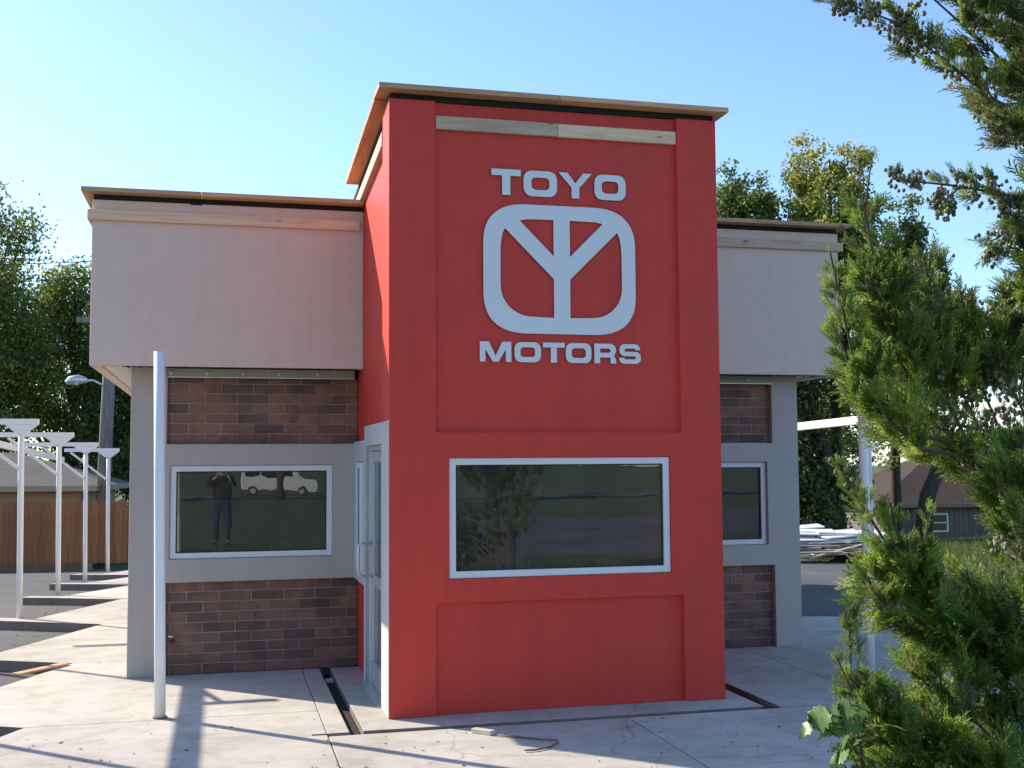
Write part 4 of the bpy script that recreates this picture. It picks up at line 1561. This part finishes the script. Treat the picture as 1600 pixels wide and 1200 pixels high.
# ================================================================== FOREGROUND CONIFER (arborvitae with cones)
BR_ = [
    ([(-0.79, -0.25, 2.18), (-1.05, -0.27, 2.49), (-1.18, -0.33, 2.92)], 0.11, 0.02, 1.1, 0),
    ([(-0.54, -0.1, 2.12), (-0.78, -0.14, 2.56), (-0.95, -0.2, 3.16)], 0.15, 0.05, 1.1, 0.05),
    ([(-0.91, -0.15, 3.14), (-0.91, -0.22, 3.35)], 0.012, 0.004, 0.6, 0),
    ([(-0.31, -0.05, 2.04), (-0.58, -0.08, 2.52), (-0.75, -0.13, 2.87)], 0.16, 0.06, 1, 0.5),
    ([(-0.14, 0.01, 1.98), (-0.4, -0.02, 2.44), (-0.58, -0.07, 2.97)], 0.15, 0.05, 1, 1),
    ([(0.01, 0.08, 1.95), (-0.2, 0.04, 2.36), (-0.36, -0.02, 2.83)], 0.15, 0.06, 1, 1),
    ([(0.32, 0.11, 1.94), (0.09, 0.07, 2.42), (-0.12, 0.03, 2.76)], 0.15, 0.06, 0.9, 1),
    ([(0.02, -0.12, 1.75), (-0.3, -0.12, 2.01), (-0.61, -0.12, 2.26)], 0.15, 0.1, 1, 0.4),
    ([(-0.27, 0.14, 2.16), (-0.6, 0.14, 2.42), (-0.83, 0.13, 2.45)], 0.15, 0.06, 1, 0.2),
    ([(-0.48, -0.51, 1.2), (-0.91, -0.49, 1.52), (-1.14, -0.51, 1.85), (-1.3, -0.55, 2.06)], 0.16, 0.01, 1.2, 0.05),
    ([(-0.91, -0.49, 1.59), (-1.04, -0.53, 1.8), (-1.1, -0.59, 1.91)], 0.07, 0.015, 1.2, 0),
    ([(-0.89, -0.46, 1.61), (-0.9, -0.54, 1.88)], 0.05, 0.01, 1.2, 0),
    ([(-0.41, -0.42, 1.08), (-0.75, -0.41, 1.38), (-1.01, -0.42, 1.59), (-1.14, -0.46, 1.62)], 0.16, 0.07, 1.2, 0.1),
    ([(-0.95, -0.67, 0.81), (-1.22, -0.69, 1.14), (-1.37, -0.73, 1.29), (-1.41, -0.8, 1.55)], 0.11, 0.012, 1.2, 0),
    ([(-1.33, -0.73, 1.17), (-1.45, -0.77, 1.38)], 0.03, 0.008, 1, 0),
    ([(-1.25, -0.75, 1.17), (-1.35, -0.79, 1.3)], 0.03, 0.01, 1, 0),
    ([(-0.42, -0.56, 0.74), (-0.8, -0.55, 1.13), (-1.03, -0.57, 1.31)], 0.22, 0.09, 1.2, 0.3),
    ([(-0.55, -0.72, 0.68), (-0.96, -0.7, 0.91), (-1.23, -0.7, 1.02)], 0.2, 0.13, 1.2, 0.1),
    ([(0.05, -0.28, 1.03), (-0.2, -0.32, 1.58), (-0.36, -0.37, 2.07)], 0.18, 0.15, 1, 0.5),
    ([(0.19, -0.14, 1.55), (-0.05, -0.18, 2.01), (-0.31, -0.21, 2.51)], 0.18, 0.12, 1, 0.6),
    ([(-0.2, -0.51, 0.84), (-0.49, -0.54, 1.36), (-0.68, -0.56, 1.47)], 0.18, 0.12, 1, 0.2),
    ([(0.29, -0.17, 3.28), (-0.1, -0.15, 3.59), (-0.47, -0.14, 3.83), (-0.73, -0.15, 3.99), (-1.06, -0.13, 4.09)], 0.11, 0.035, 1, 1),
    ([(0.21, -0.19, 3.63), (-0.22, -0.16, 3.87), (-0.6, -0.15, 4.16)], 0.13, 0.1, 0.9, 0.8),
    ([(0.14, -0.29, 3.82), (-0.29, -0.26, 4.06), (-0.49, -0.29, 4.23)], 0.13, 0.1, 1, 0.4),
    ([(-0.09, -0.3, 3.35), (-0.31, -0.32, 3.52), (-0.44, -0.35, 3.56)], 0.1, 0.05, 1, 0.8),
    ([(0.3, -0.22, 3.13), (-0.13, -0.18, 3.23), (-0.45, -0.17, 3.27), (-0.77, -0.15, 3.29)], 0.08, 0.03, 0.8, 1),
    ([(-0.08, -0.19, 3.2), (-0.28, -0.19, 3.02), (-0.36, -0.23, 2.97)], 0.07, 0.045, 0.9, 1.5),
    ([(-0.45, -0.17, 3.27), (-0.59, -0.19, 3.14)], 0.03, 0.03, 0.9, 2),
    ([(0.15, -0.23, 2.92), (-0.12, -0.23, 2.96), (-0.25, -0.26, 3.01)], 0.12, 0.06, 0.9, 0.5),
    ([(0.28, -0.14, 2.64), (-0.05, -0.13, 2.75), (-0.2, -0.16, 2.86)], 0.13, 0.05, 0.9, 0.8),
    ([(0.3, -0.03, 2.42), (0.02, -0.03, 2.5), (-0.3, -0.01, 2.59)], 0.15, 0.1, 0.9, 0.8),
    ([(-0.74, -0.26, 2.12), (-1.0, -0.27, 2.33), (-1.16, -0.31, 2.62)], 0.1, 0.035, 1.1, 0),
    ([(-0.54, -0.11, 2.24), (-0.8, -0.15, 2.73), (-0.98, -0.17, 2.86)], 0.12, 0.06, 1, 0.1),
    ([(-0.79, -0.5, 1.34), (-1.02, -0.52, 1.5), (-1.18, -0.54, 1.55)], 0.14, 0.07, 1.1, 0.1),
    ([(-0.75, -0.74, 0.88), (-1.11, -0.72, 1.04), (-1.34, -0.73, 1.14)], 0.16, 0.08, 1.1, 0),
    ([(-0.35, -0.51, 1.35), (-0.67, -0.5, 1.49), (-0.85, -0.52, 1.47)], 0.14, 0.1, 1, 0.2),
    # out of the picture to the right: the rest of the tree
    ([(0.1, 0.2, 1.2), (0.2, 0.3, 2.0), (0.25, 0.35, 2.9)], 0.18, 0.1, 0.7, 0.5),
    ([(0.2, 0.0, 2.6), (0.25, 0.1, 3.6), (0.2, 0.1, 4.7)], 0.22, 0.06, 0.7, 0.5),
]


def spray_template(rg, L=1.0):
    """flat fern-like spray of scale-leaf twigs as thin long triangles, in local (along y, across x, up z)"""
    T = []
    def twig(p, ang, ln, w, el):
        d = np.array([math.sin(ang) * math.cos(el), math.cos(ang) * math.cos(el), math.sin(el)])
        s = np.array([d[1], -d[0], rg.uniform(-0.6, 0.6)])
        s /= np.linalg.norm(s)
        T.append((p - s * w, p + s * w, p + d * ln))
        return d
    p0 = np.zeros(3)
    d0 = twig(p0, 0, L, 0.026, 0)
    nb = 8
    for i in range(nb):
        f = 0.12 + 0.80 * i / nb + rg.uniform(-0.03, 0.03)
        sd_ = 1 if i % 2 else -1
        p = p0 + d0 * L * f
        an = sd_ * R(rg.uniform(18, 36))
        ln = L * (0.48 - 0.26 * f) * rg.uniform(0.8, 1.2)
        el = rg.uniform(-0.25, 0.25)
        d = twig(p, an, ln, 0.029, el)
        for j in range(4):
            g = 0.2 + 0.22 * j + rg.uniform(-0.03, 0.03)
            s2 = 1 if (j % 2) else -1
            twig(p + d * ln * g, an + s2 * R(rg.uniform(16, 34)), ln * (0.55 - 0.3 * g), 0.028, el + rg.uniform(-0.3, 0.3))
    return np.array(T)


def unit(v):
    return v / np.maximum(1e-9, np.linalg.norm(v, axis=-1, keepdims=True))


tree = empty('conifer_tree', (2.25, -4.9, 0.0))
tag(tree, 'green arborvitae with clusters of round cones in the right foreground', 'tree')
rg = np.random.default_rng(5)
TPL = [spray_template(rg) for _ in range(6)]
wood_mb = MB()
trunk_mb = MB()
trunk_mb.tube([(0.02, -0.1, -0.3), (0.04, -0.1, 0.8), (0.08, -0.12, 1.8), (0.12, -0.15, 2.8), (0.16, -0.12, 3.8), (0.2, 0.05, 4.7)], [0.085, 0.07, 0.055, 0.045, 0.03, 0.008], 12)
trunk_mb.tube([(0.0, -0.12, -0.3), (-0.12, -0.2, 0.4), (-0.35, -0.33, 0.9)], [0.05, 0.035, 0.022], 10)
fol, fol_dk, cones_p, tn, tn_dk = [], [], [], [], []
for bi, (pts, r0, r1, den, con) in enumerate(BR_):
    P_ = np.array(pts, float)
    seg = np.linalg.norm(np.diff(P_, axis=0), axis=1)
    tot = seg.sum()
    cum = np.concatenate([[0], np.cumsum(seg)])
    # limb back to the trunk
    s = Vector(pts[0])
    anchor = Vector((0.03 + 0.03 * (s.z), -0.12, max(0.2, s.z - (0.03 if 1.9 < s.z < 2.62 else 0.45))))
    path = [anchor, anchor.lerp(s, 0.55) + Vector((0, 0, -0.04))] + [Vector(p) for p in pts]
    if r0 <= 0.05: path = path[2:]
    nrad = len(path)
    wood_mb.tube(path, [0.010 * (1 - i / nrad) + 0.002 for i in range(nrad)] if r0 > 0.05 else [0.004 * (1 - i / nrad) + 0.001 for i in range(nrad)], 7, caps=False)
    n = int(tot * den * (430 * (0.3 + r0 / 0.15 * 0.7)))
    t_ = rg.uniform(-0.12 if r0 > 0.1 else 0, 1, n) * tot
    t_ = np.clip(t_, 0, tot)
    idx = np.clip(np.searchsorted(cum, t_, side='right') - 1, 0, len(seg) - 1)
    fr = (t_ - cum[idx]) / seg[idx]
    c = P_[idx] + (P_[idx + 1] - P_[idx]) * fr[:, None]
    tang = unit(P_[idx + 1] - P_[idx])
    rad = r0 + (r1 - r0) * (t_ / tot)
    off = unit(rg.normal(size=(n, 3)))
    off = unit(off - tang * (off * tang).sum(1)[:, None])
    k = rg.uniform(0, 1, n) ** 0.6
    # sprays gathered into tufts that share a root and a direction
    ntf = max(2, n // 6)
    tf = rg.integers(0, ntf, n)
    off, c, rad, k, tang = off[tf], c[tf], rad[tf], k[tf], tang[tf]
    start = c + off * (rad * k * 0.8)[:, None] + rg.normal(size=(n, 3)) * 0.008
    dtf = rg.normal(size=(ntf, 3)) * 0.25
    dirv = unit(tang * 0.8 + off * (0.35 + 0.6 * k)[:, None] + np.array([-0.05, 0, 0.5]) + dtf[tf] + rg.normal(size=(n, 3)) * 0.20)
    tone_t = rg.uniform(0, 1, ntf)
    if bi in (26, 27):
        dirv = unit(dirv + np.array([0, 0, -0.8]))
    ln = rg.uniform(0.08, 0.155, n) * np.clip(rad / 0.08, 0.36, 1.1)
    side = unit(np.cross(dirv, rg.normal(size=(n, 3))))
    nor = np.cross(side, dirv)
    tp_ = rg.integers(0, len(TPL), n)
    upper = bi in (21, 22, 23, 24, 25, 26, 27, 28, 29)
    dark = rg.uniform(0, 1, ntf)[tf] < (0.5 if upper else 0.10 + 0.22 * (con > 0.45))
    tone = tone_t[tf]
    mid = start + dirv * ln[:, None] * 0.5
    gap = (np.abs(mid[:, 2] - 2.30 - 0.03 * mid[:, 0]) < 0.125) & (mid[:, 0] > -0.66) & (rg.uniform(0, 1, n) < 0.95)
    for q_ in range(len(TPL)):
        for dk in (False, True):
            m_ = (tp_ == q_) & (dark == dk) & ~gap
            if not m_.any(): continue
            tpl = TPL[q_].reshape(-1, 3)
            v = (start[m_][:, None, :] + ln[m_][:, None, None] * (tpl[None, :, 0:1] * side[m_][:, None, :] + tpl[None, :, 1:2] * dirv[m_][:, None, :] + tpl[None, :, 2:3] * nor[m_][:, None, :]))
            (fol_dk if dk else fol).append(v.reshape(-1, 3))
            (tn_dk if dk else tn).append(np.repeat(tone[m_], len(TPL[q_])))
    nc = int(tot * con * 260)
    if nc:
        ncl = max(2, nc // 9)
        sel = rg.integers(0, n, ncl)
        for s_ in sel:
            base_ = c[s_] + off[s_] * rad[s_] * rg.uniform(0.5, 1.0)
            for _ in range(rg.integers(8, 18)):
                cones_p.append(base_ + rg.normal(size=3) * 0.021)
trunk_mb.build('trunk', m_bark, tree, smooth=True)
wood_mb.build('limbs', m_twig, tree, smooth=True)
va, vb = np.concatenate(fol), np.concatenate(fol_dk)
me = fast_mesh('foliage', np.concatenate([va, vb]), 3, [m_arbor, m_arbor_dk], np.concatenate([np.zeros(len(va) // 3), np.ones(len(vb) // 3)]))
at_ = me.attributes.new('tone', 'FLOAT', 'FACE')
at_.data.foreach_set('value', np.concatenate(tn + tn_dk).astype(np.float32))
tag(link('foliage', me, tree), kind='stuff')
# cones: small knobbly ovoids
bmc = bmesh.new()
bmesh.ops.create_icosphere(bmc, subdivisions=1, radius=1)
cv = np.array([v.co[:] for v in bmc.verts])
cf = np.array([[v.index for v in f.verts] for f in bmc.faces])
bmc.free()
cp = np.array(cones_p)
n = len(cp)
V_ = np.empty((n, len(cv), 3))
for i in range(n):
    s = rg.uniform(0.0075, 0.0108)
    q_ = cv * np.array([s, s, s * 1.25]) * (1 + rg.uniform(-0.16, 0.16, (len(cv), 1)))
    V_[i] = q_ + cp[i]
me = bpy.data.meshes.new('cones')
me.from_pydata(V_.reshape(-1, 3).tolist(), [], (cf[None] + (np.arange(n) * len(cv))[:, None, None]).reshape(-1, 3).tolist())
me.materials.append(m_cone)
for p in me.polygons: p.use_smooth = True
tag(link('cones', me, tree), kind='stuff')

# ------------------------------------------------------------------ sapling with large lobed leaves
sap = empty('sapling', (0.78, -5.9, 0.10))
tag(sap, 'young sapling with large toothed leaves below the conifer at lower right', 'sapling')
off0 = Vector((2.25, -4.9, 0)) - Vector((0.78, -5.9, 0.10))
mb = MB()
mb.tube([(0, 0, -0.1), (0.02, 0.02, 0.6), (0.0, 0.04, 1.0), (-0.04, 0.05, 1.18)], [0.012, 0.009, 0.006, 0.003], 8)
mb.build('stem', m_twig, sap, smooth=True)


def lobed_leaf(seed):
    rnd = random.Random(seed)
    half = [(0.0, 0.0), (0.10, -0.04), (0.20, -0.10), (0.22, -0.01), (0.33, 0.03), (0.29, 0.12), (0.42, 0.20), (0.34, 0.25), (0.46, 0.42), (0.33, 0.40), (0.30, 0.50), (0.20, 0.46), (0.21, 0.60), (0.25, 0.70), (0.14, 0.72), (0.11, 0.84), (0.05, 0.86), (0.0, 1.02)]
    half = [(x * rnd.uniform(0.9, 1.1), y) for x, y in half]
    v = []
    f = []
    n = len(half)
    for x, y in half: v.append((x, y, -0.7 * x * x - 0.28 * y * y + 0.22 * x + 0.03 * math.sin(9 * y)))
    for x, y in half: v.append((-x, y, -0.7 * x * x - 0.28 * y * y + 0.18 * x - 0.03 * math.sin(8 * y)))
    for y in [h[1] for h in half]: v.append((0, y, -0.28 * y * y))
    for i in range(n - 1):
        f.append((i, i + 1, 2 * n + i + 1, 2 * n + i))
        f.append((n + i + 1, n + i, 2 * n + i, 2 * n + i + 1))
    me = bpy.data.meshes.new('leaf')
    me.from_pydata(v, [], f)
    me.materials.append(m_sapling)
    bm = bmesh.new()
    bm.from_mesh(me)
    bmesh.ops.remove_doubles(bm, verts=bm.verts, dist=1e-5)
    bm.to_mesh(me)
    bm.free()
    for p in me.polygons: p.use_smooth = True
    return me


LM = [lobed_leaf(i) for i in range(4)]
rnd = random.Random(4)
tips = [(-1.56, -0.90, 1.16), (-1.50, -0.99, 1.30), (-1.46, -0.92, 1.00), (-1.60, -0.97, 1.06), (-1.40, -0.98, 1.22), (-1.60, -0.93, 1.19), (-1.65, -0.92, 1.24), (-1.58, -0.94, 1.12), (-1.52, -0.95, 1.23), (-1.63, -0.93, 1.02), (-1.55, -0.95, 1.28),
        (-1.48, -0.96, 1.21), (-1.50, -0.95, 1.08), (-1.44, -0.97, 1.14), (-1.57, -0.99, 0.96), (-1.42, -0.9, 0.95), (-1.38, -1.0, 1.05),
        (-1.28, -1.0, 0.85), (-1.2, -1.0, 1.0), (-0.62, -0.8, 1.25), (-0.56, -0.82, 1.12), (-0.5, -0.8, 0.98), (-0.66, -0.85, 0.9)]
mb = MB()
for i, p in enumerate(tips):
    q = Vector(p) + off0
    st = Vector((0.0, 0.04, min(1.15, max(0.3, q.z - 0.12))))
    if p[0] > -0.8: st = q + Vector((0.25, 0.1, -0.3))
    d = (q - st)
    d.z *= 0.4
    d.normalize()
    base = q - d * 0.07
    if p[0] < -0.8: mb.tube([st, st.lerp(base, 0.6) + Vector((0, 0, 0.02)), base], 0.0022, 5)
    o = link('leaf', LM[i % 4], sap, base)
    s = rnd.uniform(0.075, 0.135)
    o.scale = (s, s, s)
    o.rotation_euler = (R(rnd.uniform(-45, 25)), R(rnd.uniform(-70, 0)), math.atan2(-d.x, d.y) + R(rnd.uniform(-35, 35)))
mb.build('leaf_stalks', m_twig, sap)

# ================================================================== VAN across the street (seen in the glass)
van = empty('parked_van', (2.2, -62.0, 0.05), R(3))
tag(van, 'white van parked across the street, mirrored in the window glass', 'van')
mb = MB()
prof = [(-2.4, 0.35), (-2.4, 1.75), (-2.2, 2.0), (1.0, 2.0), (1.55, 1.25), (2.3, 1.05), (2.45, 0.75), (2.45, 0.35)]
mb.prism(prof, (0, -0.95, 0), (1, 0, 0), (0, 0, 1), (0, 1, 0), 1.9)
mb.build('body', m_van, van, 0.06)
for y in (-0.962, 0.952):
    for (a, b) in ((-2.1, -1.0), (-0.9, 0.2), (0.3, 0.95)):
        MB().box((a, y, 1.3), (b, y + 0.01, 1.8)).build('side_window', m_glass_clear, van)
for x in (-1.5, 1.55):
    for y in (-0.97, 0.77):
        w_ = MB().tube([(x, y, 0.34), (x, y + 0.2, 0.34)], 0.34, 20).build('wheel', m_tyre, van)
        MB().tube([(x, y - 0.004, 0.34), (x, y + 0.204, 0.34)], 0.18, 16).build('rim', m_alu, w_)


# ================================================================== PHOTOGRAPHER (mirrored in the left window)
def person(loc):
    t = empty('person', loc)
    tag(t, 'person in dark clothes holding a small camera up, facing the building', 'person')
    def skin(name, verts, edges, rads, mat, sub=2):
        me = bpy.data.meshes.new(name)
        me.from_pydata(verts, edges, [])
        o = link(name, me, t)
        sm = o.modifiers.new('skin', 'SKIN')
        for i, rd in enumerate(rads):
            me.skin_vertices[0].data[i].radius = rd if hasattr(rd, '__len__') else (rd, rd)
        me.skin_vertices[0].data[0].use_root = True
        ss = o.modifiers.new('sub', 'SUBSURF')
        ss.levels = ss.render_levels = sub
        me.materials.append(mat)
        return o
    B_ = [(0, 0, 0.95), (0, -0.02, 1.15), (0, 0, 1.36), (0, 0.02, 1.48), (0, 0.06, 1.60), (0, 0.07, 1.70),
          (-0.17, 0, 1.40), (-0.25, 0.10, 1.18), (-0.10, 0.24, 1.45), (0.17, 0, 1.40), (0.25, 0.10, 1.18), (0.10, 0.24, 1.45),
          (-0.10, 0, 0.90), (-0.11, 0.02, 0.50), (-0.12, -0.02, 0.08), (-0.13, 0.13, 0.04),
          (0.10, 0, 0.90), (0.11, 0.02, 0.50), (0.12, -0.02, 0.08), (0.13, 0.13, 0.04)]
    E_ = [(0, 1), (1, 2), (2, 3), (3, 4), (4, 5), (2, 6), (6, 7), (7, 8), (2, 9), (9, 10), (10, 11), (0, 12), (12, 13), (13, 14), (14, 15), (0, 16), (16, 17), (17, 18), (18, 19)]
    rd = [(0.12, 0.08), (0.12, 0.08), (0.14, 0.09), 0.055, (0.075, 0.09), (0.07, 0.085), 0.065, 0.045, 0.03, 0.065, 0.045, 0.03, 0.085, 0.06, 0.042, 0.035, 0.085, 0.06, 0.042, 0.035]
    body = skin('body', B_, E_, rd, m_skin)
    S_ = [(0, 0, 0.86), (0, -0.01, 1.12), (0, 0, 1.37), (0, 0.01, 1.46), (-0.18, 0, 1.40), (-0.255, 0.09, 1.19), (-0.16, 0.19, 1.36), (0.18, 0, 1.40), (0.255, 0.09, 1.19), (0.16, 0.19, 1.36)]
    skin('shirt', S_, [(0, 1), (1, 2), (2, 3), (2, 4), (4, 5), (5, 6), (2, 7), (7, 8), (8, 9)], [(0.22, 0.16), (0.215, 0.16), (0.215, 0.155), 0.075, 0.082, 0.06, 0.045, 0.082, 0.06, 0.045], m_cloth)
    T_ = [(0, 0, 0.98), (0, 0, 0.88), (-0.10, 0, 0.80), (-0.112, 0.02, 0.50), (-0.122, -0.02, 0.09), (0.10, 0, 0.80), (0.112, 0.02, 0.50), (0.122, -0.02, 0.09)]
    skin('trousers', T_, [(0, 1), (1, 2), (2, 3), (3, 4), (1, 5), (5, 6), (6, 7)], [(0.175, 0.125), (0.175, 0.13), 0.10, 0.075, 0.06, 0.10, 0.075, 0.06], m_denim)
    skin('hair', [(0, 0.03, 1.66), (0, 0.03, 1.74), (0, 0.07, 1.78)], [(0, 1), (1, 2)], [(0.082, 0.07), (0.085, 0.09), (0.05, 0.06)], m_bark)
    for s in (-1, 1):
        skin('shoe', [(s * 0.122, -0.06, 0.04), (s * 0.126, 0.06, 0.05), (s * 0.132, 0.19, 0.035)], [(0, 1), (1, 2)], [0.045, 0.05, 0.035], m_tyre)
        # hand with fingers on the sides of the camera
        v = [(s * 0.10, 0.24, 1.46), (s * 0.085, 0.27, 1.52)]
        e = [(0, 1)]
        rr_ = [0.026, 0.028]
        for k in range(4):
            b0 = len(v)
            v += [(s * 0.075, 0.275, 1.525 + 0.018 * k), (s * 0.062, 0.305, 1.535 + 0.018 * k), (s * 0.035, 0.318, 1.535 + 0.017 * k)]
            e += [(1, b0), (b0, b0 + 1), (b0 + 1, b0 + 2)]
            rr_ += [0.010, 0.009, 0.008]
        b0 = len(v)
        v += [(s * 0.065, 0.245, 1.53), (s * 0.045, 0.245, 1.55)]
        e += [(1, b0), (b0, b0 + 1)]
        rr_ += [0.011, 0.009]
        skin('hand', v, e, rr_, m_skin, 1)
    return t


pz = ground_h(-1.33, -9.9)
person((-1.33, -9.99, pz))
ca = empty('compact_camera', (-1.33, -9.70, pz + 1.585))
tag(ca, 'small silver compact camera held up in the hands of the person', 'camera')
MB().box((-0.048, -0.012, -0.03), (0.048, 0.012, 0.03)).build('camera_body', m_alu, ca, 0.006)
MB().tube([(0.008, 0.012, 0), (0.008, 0.03, 0)], 0.02, 20).build('lens_barrel', m_gasket, ca)
